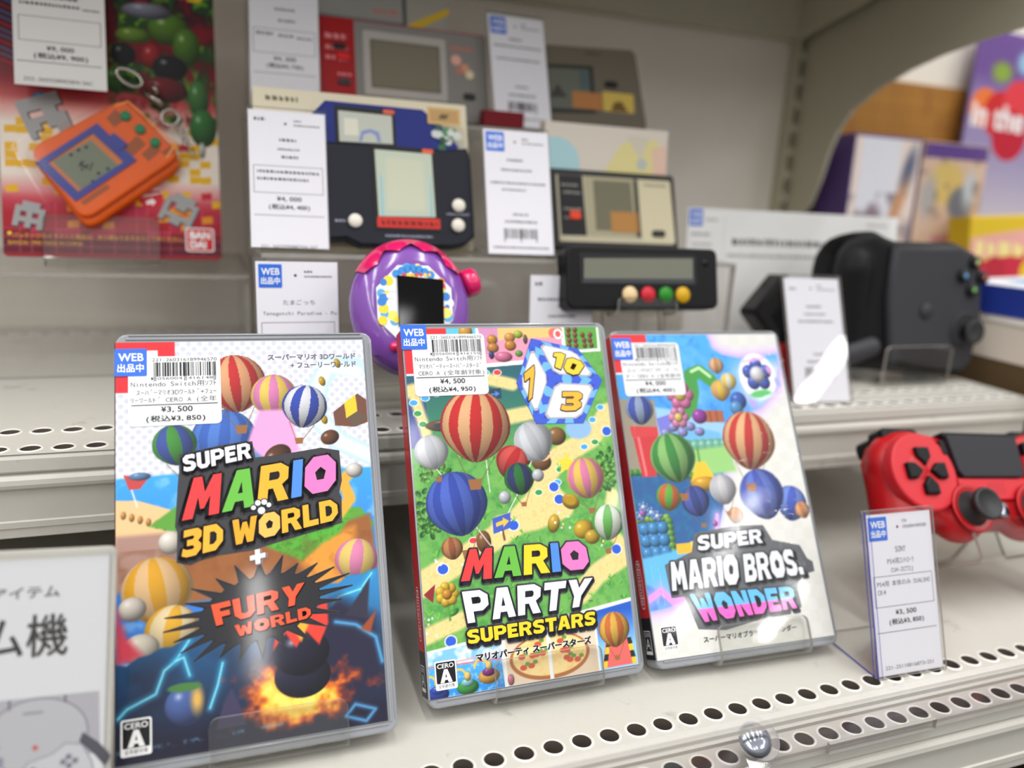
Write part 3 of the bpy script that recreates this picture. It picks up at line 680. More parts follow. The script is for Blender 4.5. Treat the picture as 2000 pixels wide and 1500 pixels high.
    for x, y, c, c2 in ((18, 6.5, (70, 176, 76), (150, 220, 220)), (28, 9.5, (242, 184, 84), (150, 60, 150)), (4.5, 5.4, (52, 74, 180), (60, 90, 200))):
        a.ball(x, y+.6, 5, 3.2, G(*c)); a.ball(x, y+2.4, 3, 1.8, G(*c2)); a.ball(x+.3, y+5, 1.6, 2, G(244, 220, 150)); d = a.dl([(x-3.4+3*math.cos(k/6*math.pi), y+5+3.4*math.sin(k/6*math.pi)) for k in range(7)]); a.mix(np.clip((.6-d)*4, 0, 1)*.9, G(238, 190, 70))
    pz = [(34.8, 26), (81, 30), (81.2, 4.3), (35.2, 4.3)]; m = a.pm(pz, .2); a.mix(m, G(228, 206, 180)); a.mix(m*((a.X < 36.4)+(np.abs(a.X-57.6) < .8)), WHITE)
    for cx, sgn in ((56.6, -1), (58.8, 1)):
        em = a.em(cx, 14.5, 18.5, 10)[0]*m*((a.X-cx)*sgn > 0); a.mix(em, G(176, 104, 50)); em = a.em(cx, 15, 17, 8.8)[0]*m*((a.X-cx)*sgn > 0); a.mix(em, G(244, 216, 150)); a.mix(em*np.clip((a.noise(2, 41)-.5)*4, 0, 1)*.5, G(240, 184, 100))
        for k in range(7):
            rng = random.Random(k+int(cx)); x, y = cx+sgn*rng.uniform(2, 13), 15+rng.uniform(-6, 6); a.mix(em*a.em(x, y, 1.7, 1.2)[0], G(206, 84, 54)); a.mix(em*a.em(x+2, y+1.4, 1.2, .9)[0], G(110, 150, 60))
    a.ball(38, 7, 1.6, 2.4, G(236, 130, 160))
    rp_ = [(82, 31), (101.5, 33.4), (101.5, 4.3), (82, 4.3)]; m = a.pm(rp_, .2); a.vgrad(14, G(130, 196, 240), 30, G(40, 90, 190), m); a.poly([(86, 17), (97, 17), (101, 5), (83, 5)], G(226, 100, 96)); 
    for k in range(4): a.poly([(83+k*.9, 5+k*3), (85.4+k*.8, 5+k*3), (86+k*.8, 8+k*3), (83.8+k*.9, 8+k*3)], G(40, 40, 40) if k % 2 else G(236, 190, 50))
    for k in range(4): a.poly([(98.6-k*.4, 5+k*3), (101-k*.4, 5+k*3), (100.4-k*.4, 8+k*3), (98.2-k*.4, 8+k*3)], G(40, 40, 40) if k % 2 else G(236, 190, 50))
    a.hot(91, 21.5, 8, G(240, 192, 84), G(222, 120, 60), 0, 7)
    a.poly([(0, 146.4), (0, 168), (21.5, 168), (21.5, 146.4)], G(222, 46, 54)); a.poly([(1, 146.4), (21.5, 146.4), (21.5, 145.6), (1, 145.6)], WHITE)
    return a

def art_garden():
    a = Art(.6, 4.3, 102.4, 168, .33, G(220, 219, 213))
    p = 6.0; ch = ((np.floor(a.X/p)+np.floor(a.Y/p)) % 2); a.mix(ch*.3, G(206, 206, 198))
    edge = [(58, 168), (60, 160), (66, 156), (76, 154), (101, 156), (101, 150), (96, 136), (84, 126), (72, 122), (62, 112), (56, 96), (50, 82), (44, 66), (40, 52), (28, 42), (20, 32), (12, 28), (0, 27), (0, 168)]
    for gw, gc in ((5, G(206, 196, 240)), (3, G(226, 170, 226)), (1.6, G(160, 176, 240))):
        d = a.dl(edge); a.mix(np.exp(-(d/gw)**2)*.75, gc)
    m = a.pm(edge, .4); a.vgrad(60, G(64, 128, 214), 165, G(70, 166, 232), m); n = a.noise(9, 51)
    a.mix(m*np.clip((n-.5)*3, 0, 1)*.5, G(150, 206, 244)); a.mix(m*np.clip((a.noise(4, 53)-.6)*4, 0, 1)*.4, G(40, 90, 190))
    a.mix(m*np.clip((a.X-66)/14, 0, 1)*np.clip((156-a.Y)/8, 0, 1)*np.clip((a.Y-122)/10, 0, 1)*.8, G(226, 214, 240))
    # landscape
    a.poly([(0, 133), (20, 132), (22, 114), (20, 93), (0, 93)], G(150, 140, 122), .6); a.mix(a.pm([(20, 128), (34, 126), (46, 120), (62, 118), (60, 96), (20, 94)], .8), G(150, 196, 230)); a.poly([(20, 122), (28, 124), (30, 112), (21, 112)], G(120, 120, 210)); a.poly([(28, 116), (40, 117), (56, 113), (58, 106), (30, 108)], G(110, 178, 220), .6)
    for k in range(5): a.ball(24+k*5, 114+(k % 2)*3, 3, 2.4, G(170, 170, 240))
    for k in range(6): a.ball(36+k*4.4, 106, 3.6, 4, G(130, 206, 180))
    a.poly([(30, 104), (60, 106), (62, 92), (30, 90)], G(150, 200, 120), 1)
    a.poly([(0, 95), (22, 95), (48, 90), (54, 82), (46, 64), (38, 54), (20, 50), (0, 50)], G(44, 92, 150), .6); a.mix(a.pm([(0, 95), (22, 95), (48, 90), (54, 82), (46, 64), (38, 54), (20, 50), (0, 50)], .6)*np.clip((a.noise(2.5, 55)-.5)*4, 0, 1)*.5, G(34, 120, 150))
    for k in range(16): a.ball(1+k*3.1, 94.5-(k > 6)*(k-6)*.7, 2, 1.8, G(90, 170, 70))
    for k in range(7): a.ball(1.5+k*2.6, 71, 2, 1.9, G(150, 206, 80))
    for k in range(6): a.ball(18, 69-k*3, 2.2, 1.9, G(110, 180, 80))
    a.poly([(1, 69), (16, 69), (16, 52), (1, 44)], G(60, 140, 214), .4)
    for k in range(9): a.ball(4+(k % 3)*5, 66-(k//3)*6, 3.2, 3.2, G(76, 160, 226))
    a.poly([(0, 52), (16, 54), (30, 58), (42, 62), (40, 50), (26, 40), (14, 32), (0, 40)], G(96, 180, 230), .8)
    a.line([(0, 32), (8, 36), (14, 30), (22, 32)], 3, G(236, 150, 220), .6, 4, G(200, 170, 240)); a.line([(46, 70), (43, 56), (48, 48)], 2, G(240, 170, 230), .6, 4, G(190, 190, 246))
    a.poly([(20, 57.5), (29, 57.5), (29, 52.5), (20, 52.5)], G(244, 180, 50)); a.poly([(28, 58), (34, 58.6), (34, 55), (28, 54)], G(246, 200, 90))
    for x, y in ((5, 77), (9, 74), (3, 73), (12, 72)): a.flower(x, y, 3, G(110, 160, 240), (.95, .97, 1))
    for x, y in ((4, 74), (44, 66)): a.ball(x, y, 1.6, 1.6, G(200, 120, 210))
    # barrel, flowers, vine, balloons
    a.poly([(4, 118.5), (19.6, 117.6), (19.6, 112.6), (4.4, 113)], G(206, 62, 66)); a.poly([(5, 113), (18.8, 112.6), (15, 92), (7, 92)], G(198, 54, 60)); a.line([(8, 112), (9.4, 93)], 1.2, G(240, 130, 130), .5)
    a.hot(11, 127, 8, G(156, 174, 206), G(70, 92, 190), 0, 5, False)
    a.line([(56, 142), (50, 147), (44, 145), (44, 136), (41, 127), (37, 124)], 7.5, G(66, 150, 66), .4); a.line([(56, 144), (50, 149), (45, 147)], 1.6, G(200, 236, 180), .4)
    a.line([(36, 132), (35, 118)], 1.4, G(80, 150, 70), .2); a.flower(36, 134, 8, G(240, 130, 186), G(250, 212, 90), 6); a.flower(33, 122, 6, G(240, 150, 196), G(250, 220, 120), 6)
    a.hot(61, 136, 6, G(248, 206, 70), G(236, 180, 120), 0, 5, False); a.hot(67, 141, 5, G(240, 236, 220), G(250, 220, 80), 0, 5, False); a.hot(61, 150, 4.6, G(216, 150, 96), G(240, 200, 150), 0, 5, False); a.poly([(43, 125.5), (60, 125), (60, 118.6), (43, 119)], G(170, 96, 62)); a.ball(45.5, 122.2, 4.4, 4, G(176, 70, 186))
    d = a.dl([(43, 122.2), (60, 122)]); a.mix((np.abs(((a.X-50) % 4)-2) < .25)*(a.X > 50)*(a.X < 60)*(a.Y > 118.8)*(a.Y < 125), G(120, 60, 40))
    a.ball(71, 130, 5, 5, G(70, 110, 210)); a.ball(69, 126, 4, 4, G(100, 170, 230))
    a.ell(86, 143.5, 11.5, 13, (.97, .97, .98), 0, .8); a.flower(86.1, 144.5, 9.5, G(76, 104, 216), (.97, .97, 1), 5, math.pi/2, .5)
    a.ell(86, 133.5, 7, 2.2, G(96, 186, 110), .1, .5); a.line([(78, 152), (92, 154)], 1.6, G(240, 180, 220), .8)
    for x, y, c in ((94, 147, (240, 170, 220)), (98, 140, (150, 160, 230)), (80, 128, (190, 150, 230)), (74, 121, (240, 170, 220))): a.ell(x, y, 1.6, 3, G(*c), .5, .6, .8)
    # yellow bellflower
    a.line([(41, 106), (41, 96)], 1.2, G(90, 150, 70), .2); a.poly([(39, 98), (44, 98), (50, 86), (44, 83), (36, 84), (34, 88)], G(246, 190, 50), .6); a.ball(42, 86.5, 8, 3.8, G(244, 184, 46))
    # green balloon, red balloon
    a.hot(35, 78, 8, G(62, 76, 150), G(84, 104, 190), .2, 5); a.hot(20, 81, 7, G(110, 190, 70), G(222, 110, 60), -.2, 5, False); a.hot(26, 101, 13, G(66, 154, 70), G(150, 206, 120), .15, 7)
    a.hot(92, 73, 9.5, G(80, 104, 210), G(120, 150, 230), -.3, 5, False); a.hot(75, 79, 13.5, G(74, 96, 200), G(104, 130, 224), .2, 7, False); a.hot(57, 69, 4.6, G(216, 140, 86), G(240, 190, 140), -.3, 5, False); a.hot(98, 69, 4.6, G(214, 136, 84), G(236, 180, 130), .3, 5, False)
    a.hot(73, 108, 16, G(218, 62, 58), G(248, 192, 140), -.15, 9); a.hot(52, 83, 8, G(226, 224, 226), G(206, 206, 214), .1, 5)
    a.poly([(0, 147), (0, 168.4), (21, 168.4), (21, 147)], G(222, 46, 54)); a.poly([(.6, 147), (21, 147), (21, 146.2), (.6, 146.2)], WHITE)
    return a

RED, GRN, YEL, BLU, PNK, ORG = G(234, 60, 62), G(104, 184, 68), G(250, 196, 44), G(78, 138, 222), G(244, 122, 190), G(246, 176, 50)
SLV = G(222, 223, 230)

def rating(parent, x, y, wd, ht, n):
    b = B(); b.flat(rrect(x, y, x+wd, y+ht, wd*.08), n, WHITE); b.flat(rrect(x+wd*.06, y+ht*.22, x+wd*.94, y+ht*.95, wd*.05), n+.04, INK)
    b.text('CERO', x+wd*.12, x+wd*.88, y+ht*.74, y+ht*.9, n+.08, WHITE, .02)
    b.flat([(x+wd*.22, y+ht*.24), (x+wd*.42, y+ht*.7), (x+wd*.58, y+ht*.7), (x+wd*.78, y+ht*.24), (x+wd*.6, y+ht*.24), (x+wd*.56, y+ht*.33), (x+wd*.44, y+ht*.33), (x+wd*.4, y+ht*.24)], n+.08, WHITE, [[(x+wd*.46, y+ht*.42), (x+wd*.54, y+ht*.42), (x+wd*.5, y+ht*.56)]])
    b.text('全年齢対象', x+wd*.12, x+wd*.88, y+ht*.06, y+ht*.19, n+.04, INK)
    return b.build('rating_mark', M['cover'], parent)

def barcode(b, x0, x1, y0, y1, n, seed):
    rng = random.Random(seed); x = x0; k = 0; tot = 95; wd = (x1-x0)/tot
    widths = []
    while sum(widths) < tot: widths.append(rng.choice([1, 1, 2, 2, 3, 1]))
    for i, q in enumerate(widths):
        if i % 2 == 0 and x < x1: b.flat([(x, y0), (min(x+q*wd, x1), y0), (min(x+q*wd, x1), y1), (x, y1)], n, INK)
        x += q*wd
    for g in (x0, (x0+x1)/2-.4, x1-1):
        for o_ in (0, .6): b.flat([(g+o_, y0-2), (g+o_+.3, y0-2), (g+o_+.3, y1), (g+o_, y1)], n, INK)

def price_sticker(parent, x, y, n, lines, price, taxed, code, ean, seed, rot=0, rule=True):
    """x, y: lower left; the sticker is 35 x 29"""
    b = B(); b.prism(rrect(x, y, x+35.4, y+29.2, 2), n, n+.12, G(228, 229, 231)); t = y+29.2; n2 = n+.16
    b.text(code, x+9, x+34, t-2.2, t-.8, n2, INK, 0, True); barcode(b, x+9.6, x+33.6, t-8.6, t-2.6, n2, seed); 
    for (u0, u1, s_) in ((8.6, 9.3, ean[0]), (11, 20.4, ean[1:7]), (22.6, 32.4, ean[7:])): b.text(s_, x+u0, x+u1, t-10, t-8.9, n2, INK, 0, True)
    for (s_, u0, u1, v0, v1) in lines: b.text(s_, x+u0, x+u1, t-v1, t-v0, n2, INK, .004, True)
    b.flat([(x+1.1, t-20.7), (x+34, t-20.7), (x+34, t-20.3), (x+1.1, t-20.3)], n2, INK)
    b.text(price, x+12.2, x+24.2, t-24, t-21.2, n2, INK, .02, True); b.text(taxed, x+6.6, x+29, t-28, t-24.9, n2, INK, .02, True)
    return b.build('price_sticker', M['label'], parent)
def web_sticker(parent, x, y, wd, ht, n, rot=0):
    b = B(); b.prism(rrect(x, y, x+wd, y+ht, .5), n, n+.1, G(34, 104, 214))
    b.text('WEB', x+wd*.12, x+wd*.9, y+ht*.54, y+ht*.83, n+.14, WHITE, .02); b.text('出品中', x+wd*.09, x+wd*.91, y+ht*.14, y+ht*.45, n+.14, WHITE, .02)
    return b.build('web_sticker', M['label'], parent)

def game_case(mat, label, group='game cases in the front row'):
    t = thing('game_case', label, 'game case', mat, group)
    b = B(); W_, H_, D_ = 105, 170.5, 11
    out = rrect(0, 0, W_, H_, 4.5)
    b.prism(out, -D_, -.6, (1, 1, 1), bev=.9, smooth=False)
    # raised rim of the front lid along top, right and foot
    for poly in ([(4, 167.6), (101, 167.6), (101, 168.5), (4, 168.5)], [(101.6, 4), (102.5, 4), (102.5, 167), (101.6, 167)], [(4, 2.9), (101, 2.9), (101, 3.8), (4, 3.8)], [(103.6, 5), (104.1, 5), (104.1, 165), (103.6, 165)], [(5, 169.3), (100, 169.3), (100, 169.8), (5, 169.8)]):
        b.prism(poly, -.7, -.1, bev=.2)
    b.prism([(.2, 4.2), (101, 4.2), (101, 167), (.2, 167)], -.7, -.12, bev=.1)
    b.build('case_shell', M['case'], t)
    # spine insert wraps the left side
    s = B()
    s.add([(-.12, 24, -.3), (-.12, 167, -.3), (-.12, 167, -10), (-.12, 24, -10)], [(0, 1, 2, 3)], G(206, 34, 44))
    s.add([(-.12, 4.6, -.3), (-.12, 24, -.3), (-.12, 24, -10), (-.12, 4.6, -10)], [(0, 1, 2, 3)], G(24, 24, 28))
    q = [(-.2, 7, -2), (-.2, 18, -2), (-.2, 18, -8.6), (-.2, 7, -8.6)]; s.add(q, [(0, 1, 2, 3)], WHITE); q = [(-.24, 8.6, -2.4), (-.24, 17.6, -2.4), (-.24, 17.6, -8.2), (-.24, 8.6, -8.2)]; s.add(q, [(0, 1, 2, 3)], INK)
    vs, fs = glyphs('A', 0, False); a0 = vs.min(0); d0 = vs.max(0)-a0; s.add([(-.3, 9.4+(p[1]-a0[1])/d0[1]*5, -7.4+(p[0]-a0[0])/d0[0]*4.2) for p in vs], fs, WHITE)
    vs, fs = glyphs('CERO', 0, False); a0 = vs.min(0); d0 = vs.max(0)-a0; s.add([(-.3, 15.2+(p[1]-a0[1])/d0[1]*1.8, -7.8+(p[0]-a0[0])/d0[0]*5) for p in vs], fs, WHITE)
    vs, fs = glyphs('Nintendo', 0, False); a0 = vs.min(0); d0 = vs.max(0)-a0; s.add([(-.2, 50-(p[0]-a0[0])/d0[0]*20, -6.4+(p[1]-a0[1])/d0[1]*3.0) for p in vs], fs, WHITE)
    lo = [(-.2, 28+11.5*(1+.0)+0, 0)]
    ring = [(39.8+11.6*max(-.86, min(.86, math.cos(k*math.pi/16)))/.86, -5+2.6*math.sin(k*math.pi/16)) for k in range(32)]
    for i in range(32):
        a_, b_ = ring[i], ring[(i+1) % 32]; ia = (39.8+(a_[0]-39.8)*.965, -5+(a_[1]+5)*.86); ib = (39.8+(b_[0]-39.8)*.965, -5+(b_[1]+5)*.86)
        s.add([(-.2, p[0], p[1]) for p in (a_, b_, ib, ia)], [(0, 1, 2, 3)], WHITE)
    s.build('spine_insert', M['cover'], t, 'red spine strip with a black foot')
    return t

def cases():
    # left
    t = game_case(pose(-127.2, -76.0, 8, -.0153, .4888), 'leftmost game case, seaside above a dark storm with fire on its cover')
    c = art_seaside().build('cover_sheet', M['cover'], t, .02); b = B()
    spk = []; rng = random.Random(6)
    for k in range(24):
        a = 2*math.pi*k/24; q = rng.uniform(1.12, 1.42)
        for f, da in ((.86, -.09), (q, 0.0), (.86, .09)): spk.append((53+27*f*math.cos(a+da), 55+14.5*f*math.sin(a+da)+3.6*math.cos(a)*f))
    b.flat(spk, .1, G(36, 36, 40)); b.stroke(spk, .25, .1, G(60, 60, 66))
    b.flat([(23.6, 119), (23.4, 111), (23, 108), (21.6, 90), (22.4, 88), (22, 76), (27, 74.5), (34, 77), (50, 78), (87, 86), (87.4, 97), (86.5, 99), (88, 104), (87.6, 117), (80, 118.6), (62, 116.5), (53, 116), (52, 123), (40, 122)][::-1], .1, G(58, 58, 62))
    dk = G(52, 52, 56)
    b.logo('SUPER', (25.2, 111.6), (51.5, 115.9), (51.2, 122.6), (24.8, 118.4), .2, [SLV], .9, dk, (0, -1.2))
    b.logo('MARIO', (24.2, 92.2), (85.2, 100.4), (86, 115.8), (27.6, 108.9), .3, [RED, GRN, ORG, BLU, PNK], 1.2, dk, (-.6, -1.6))
    b.logo('3D WORLD', (23.8, 77.4), (85.6, 87.6), (85.2, 96.4), (24.6, 88.2), .4, [G(246, 172, 50), ORG, G(246, 166, 40), G(246, 186, 90), ORG, ORG, ORG], 1.1, dk, (-.4, -1.3))
    for x, y, r in ((51.5, 95.2, 1.0), (53.3, 97, 1.2), (55.8, 97.2, 1.2), (57.6, 95.9, 1.0), (54.6, 93.8, 1.5)): b.flat(circ(x, y, r+.4), .42, dk); b.flat(circ(x, y, r, 8), .5, SLV)
    b.logo('+', (49.5, 72), (55.5, 73), (55.4, 78.6), (49.4, 77.8), .4, [G(230, 230, 236)], .1, G(170, 160, 160), (.8, -.3))
    b.logo('FURY', (36, 50.2), (69, 55), (70.4, 63.2), (34.2, 58.4), .2, [G(232, 84, 48)], .2, G(24, 24, 26), (.2, -.5)); b.logo('WORLD', (43.6, 45), (72.3, 49), (72.2, 53.4), (42.7, 49.5), .2, [G(232, 84, 48)], .2, G(24, 24, 26), (.2, -.4), .9)
    b.text('スーパーマリオ 3Dワールド', 59.6, 97.2, 157.9, 160.6, .1, G(112, 110, 118), .03); b.text('+ フューリーワールド', 69, 97.2, 154.2, 156.8, .1, G(112, 110, 118), .03)
    b.build('title_lettering', M['cover'], c, 'block capitals in red, green, yellow, blue and pink'); rating(c, 1.9, 7.4, 10.6, 13, .1)
    price_sticker(t, 4.9, 131.2, .15, [('Nintendo Switch用ｿﾌﾄ', 1, 33.6, 10.6, 13), ('ｽｰﾊﾟｰﾏﾘｵ3Dﾜｰﾙﾄﾞ+ﾌｭｰ', 3, 33.6, 14, 16.4), ('ﾘｰﾜｰﾙﾄﾞ CERO A (全年', 1, 33.6, 17.2, 20)], '¥3,500', '(税込¥3,850)', '221-260316189946570', '1056004416148', 3)
    web_sticker(t, -.1, 152.2, 12, 11.6, .36)
    # middle
    t = game_case(pose(-7.5, -68.8, 8, -.004, .444), 'middle game case, green game board with a big numbered die and pizza on its cover')
    c = art_board().build('cover_sheet', M['cover'], t, .02); b = B()
    T_, R_, F_, BR_, BL_, L_, C_ = (64.1, 162.2), (88.3, 156.6), (99.4, 140.4), (86.8, 119.7), (62.5, 120.6), (54.4, 140.4), (72.7, 142.6)
    lb, db = G(110, 180, 240), G(62, 92, 206)
    b.flat([T_, R_, F_, BR_, BL_, L_], .1, G(60, 80, 180)); b.stroke([T_, R_, F_, BR_, BL_, L_], .3, .1, G(60, 80, 180))
    for face in ((T_, R_, F_, C_), (T_, C_, BL_, L_), (C_, F_, BR_, BL_)):
        for i in range(4):
            p0, p1 = np.array(face[i]), np.array(face[(i+1) % 4]); ctr = np.mean(face, 0)
            for k in range(5):
                a0, a1 = p0+(p1-p0)*k/5, p0+(p1-p0)*(k+1)/5; b.flat([tuple(a0), tuple(a1), tuple(a1+(ctr-a1)*.2), tuple(a0+(ctr-a0)*.2)], .16, db if k in (0, 2, 4) else lb)
        ctr = np.mean(face, 0); q = [np.array(p)+(ctr-np.array(p))*.2 for p in face]; oct_ = []
        for i in range(4): oct_ += [tuple(q[i]+(q[i-1]-q[i])*.12), tuple(q[i]+(q[(i+1) % 4]-q[i])*.12)]
        b.flat(oct_, .24, G(176, 178, 186)); b.flat([tuple(np.array(p)+(ctr-np.array(p))*.09) for p in oct_], .3, G(226, 227, 232))
    num = G(246, 178, 60)
    b.logo('10', (73.5, 148.5), (86, 142.8), (91.6, 149.2), (75.6, 156.2), .4, [G(248, 204, 60)], .45, G(70, 50, 30), (0, -.2), 1.2); b.logo('7', (58.5, 131), (63.5, 135), (64, 149), (58.5, 145), .4, [num], .45, G(70, 50, 30), (0, -.2)); b.logo('3', (75.5, 126), (86, 126), (88.2, 135), (77, 135.5), .4, [num], .45, G(70, 50, 30), (0, -.2))
    b.build('die_picture', M['cover'], c, 'white die with blue checked edges, numbers 10, 7 and 3'); b = B(); dk = G(66, 68, 76)
    b.logo('MARIO', (18.6, 51.8), (82, 50.6), (80.6, 63.6), (22.6, 65.4), .4, [RED, GRN, G(250, 208, 40), BLU, PNK], .8, dk, (-.3, -1.6)); b.logo('PARTY', (20.2, 33.6), (78, 34), (82.6, 46.2), (18.6, 47.4), .5, [SLV], .8, dk, (.2, -1.4))
    b.logo('SUPERSTARS', (19.6, 24.8), (81.4, 25), (82, 31), (19.4, 30.8), .6, [G(248, 206, 40)], .9, dk, (.3, -1.5), .9); b.text('マリオパーティ スーパースターズ', 22.8, 78.6, 16.8, 20.4, .2, INK, .04); b.text('マリオパーティ スーパースターズ', 22.8, 78.6, 16.8, 20.4, .16, WHITE, .09); b.text('TM', 79.4, 81.4, 35.2, 36.3, .2, dk)
    b.build('title_lettering', M['cover'], c, 'four-colour, white and gold block capitals'); rating(c, 3.8, 7.5, 9.7, 12, .1)
    price_sticker(t, 4.5, 135.8, .15, [('Nintendo Switch用ｿﾌﾄ', 1, 33.6, 10.6, 13), ('ﾏﾘｵﾊﾟｰﾃｨｰｽｰﾊﾟｰｽﾀｰｽﾞ', 2.6, 32.8, 14, 16.4), ('CERO A (全年齢対象)', 2.2, 34, 17.2, 20)], '¥4,500', '(税込¥4,950)', '221-2603161899446570', '1056004416155', 5)
    web_sticker(t, -.3, 157.8, 12.1, 11.8, .36)
    # right
    t = game_case(pose(103.6, -69.5, 8, -.0422, .5304), 'rightmost game case, shrink-wrapped, pale cover with blue garden and white capitals')
    c = art_garden().build('cover_sheet', M['cover'], t, .02); b = B(); dk = G(86, 88, 92)
    b.flat([(28, 53), (31, 62), (56, 64), (72, 63), (76, 55), (92, 51), (95, 44), (98, 42), (98, 37), (90, 36), (86, 31), (86, 20), (70, 18), (40, 14), (25, 16), (20, 32), (13, 32), (12, 48)], .1, G(96, 98, 102))
    b.logo('SUPER', (31.6, 53.2), (70, 54), (70.2, 61.2), (32.6, 60.7), .2, [SLV], .9, dk, (1.4, -1)); b.logo('MARIO', (13.8, 35.3), (52, 35), (53.2, 49.7), (14.4, 49.1), .3, [SLV], .9, dk, (.4, -1.8)); b.logo('BROS.', (55.6, 35.4), (91.2, 36.2), (89.5, 49.4), (56.8, 49.3), .3, [SLV], .9, dk, (2, -1.6))
    b.logo('WONDER', (27.2, 19), (83.2, 20), (83.2, 30.8), (22.6, 32.8), .4, [SLV], 1, dk, (.8, -1.6), 1, 0, (G(240, 100, 194), G(100, 184, 238), 4.6))
    b.text('スーパーマリオブラザーズ・ワンダー', 26.8, 80.6, 9.4, 12.4, .12, G(60, 60, 64), .035)
    b.build('title_lettering', M['cover'], c, 'white block capitals over blue and pink ones'); rating(c, 4.2, 7.9, 9.2, 11.6, .1)
    price_sticker(t, 4.2, 134.2, .15, [('Nintendo Switch用ｿﾌﾄ', 1, 33.6, 10.6, 13), ('ｽｰﾊﾟｰﾏﾘｵﾌﾞﾗｻﾞｰｽﾞ･ﾜﾝ', 3, 33.6, 14, 16.4), ('ﾀﾞｰ CERO A (全年齢対', 2, 34, 17.2, 20)], '¥4,000', '(税込¥4,400)', '221-2603161899446570', '1056004416162', 8)
    web_sticker(t, .6, 154, 11, 12, .36)
    # creased shrink film
    nx, ny = 90, 140; v = []; rng = random.Random(4); creases = []
    for (x0, y0, x1, y1, bow) in ((76, 134, 97, 133, -2.5), (84, 118, 100, 124, -4), (82, 111, 99, 110.5, 2), (84, 104.5, 99, 108, -3), (78, 101, 95, 101.5, -1.5), (86, 89, 101, 98, -3), (78, 143, 103, 151, -5), (96, 154, 100, 140, 2), (60, 97, 82, 100, -2), (70, 66, 99, 70, 1), (60, 62, 101, 68, .5), (82, 52, 92, 48, 1), (84, 36, 96, 33, 0), (5, 120, 6, 30, .3), (80, 76, 94, 74, -1)):
        creases.append(([(x0+(x1-x0)*k/8, y0+(y1-y0)*k/8+bow*(1-(k/4-1)**2)) for k in range(9)], rng.uniform(.5, .9)))
    g = Art(0, 1, 105, 170, .8); Z = np.full(g.X.shape, .75)
    for pts, hgt in creases: Z += hgt*np.exp(-(g.dl(pts)/.9)**2)
    Z += .08*(g.noise(30, 77, 1)-.5); o = g.build('shrink_wrap', M['wrap'], t, .8, 'creased clear film')
    co = np.stack([g.X, g.Y, Z], -1).reshape(-1, 3)*MM; o.data.vertices.foreach_set('co', co.ravel()); o.data.polygons.foreach_set('use_smooth', [True]*len(o.data.polygons)); o.data.update()
    for (m_, lab, u0) in ((pose(-127.2, -76.0, 8, -.0153, .4888), 'clear easel under the leftmost game case', 58.5), (pose(-7.5, -68.8, 8, -.004, .444), 'clear easel under the middle game case', 56), (pose(103.6, -69.5, 8, -.0422, .5304), 'clear easel under the rightmost, shrink-wrapped game case', 60)):
        easel('display_easel', lab, m_, 52, 16.5, 11.6, 95, -70, 'easels in the front row', 3.5, u0=u0)

# ------------------------------------------------------------------ fixtures
UP = 100.6                                     # top of the upper shelf
def hole_deck(b, x0, x1, y0, y1, z, rows, pitch, r=4.15):
    """sheet with rows of round, lightly rimmed holes"""
    rows = sorted(rows, key=lambda q: q[0]); ys = [y0]
    cuts = [y0]
    for yy, _ in rows: cuts += [yy-7.5, yy+7.5]
    cuts.append(y1); strips = []
    k = 0; y = y0
    for yy, xs in rows:
        if yy-7.5 > y: b.flat([(x0, y), (x1, y), (x1, yy-7.5), (x0, yy-7.5)], z)
        i0 = math.ceil((x0+pitch*.6-xs)/pitch); i1 = math.floor((x1-pitch*.6-xs)/pitch)
        xa = x0
        for i in range(i0, i1+1):
            cx = xs+i*pitch; xb = cx+pitch/2 if i < i1 else x1
            h = circ(cx, yy, r, 20)
            b.flat([(xa, yy-7.5), (xb, yy-7.5), (xb, yy+7.5), (xa, yy+7.5)], z, holes=[h[::-1]])
            n = len(h)
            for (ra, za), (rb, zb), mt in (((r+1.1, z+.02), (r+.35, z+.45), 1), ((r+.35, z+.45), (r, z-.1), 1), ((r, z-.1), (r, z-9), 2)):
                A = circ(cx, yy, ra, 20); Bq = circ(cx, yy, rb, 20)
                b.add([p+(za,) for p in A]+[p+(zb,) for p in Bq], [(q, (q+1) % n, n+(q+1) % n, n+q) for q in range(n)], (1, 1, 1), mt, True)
            xa = xb
        y = yy+7.5
    if y < y1: b.flat([(x0, y), (x1, y), (x1, y1), (x0, y1)], z)

def shelf(name, label, dy, dz, x0, x1, y1, rows, pitch):
    t = thing(name, label, 'shelf'); b = B(); hole_deck(b, x0, x1, 30.5+dy, y1, UP+dz, rows, pitch)
    b.build('deck', [M['shelf'], M['rim'], M['hole']], t)
    lip = [(31, 100.6), (29.5, 100.55), (28.2, 99.6), (27.6, 98.4), (27.4, 93), (27.9, 92.2), (29.2, 91.9), (29.2, 91.2), (27.2, 90.6), (26.2, 89.2), (25.9, 87), (26.3, 85.4), (27.6, 84.4), (28.6, 83.6), (28.6, 69.5), (27.8, 69), (27.8, 66.2), (28.4, 65.8), (28.4, 61.6), (29, 61), (36, 61), (36, 63), (31, 63), (31, 99.2)]
    b = B(); b.extrude_x([(y+dy, z+dz) for y, z in lip][::-1], x0, x1); b.build('front_lip', M['shelf'], t)
    b = B(); b.box(x0, x1, y1-6, y1, 63+dz, UP-.4+dz); b.build('rear_flange', M['shelf'], t)
    return t
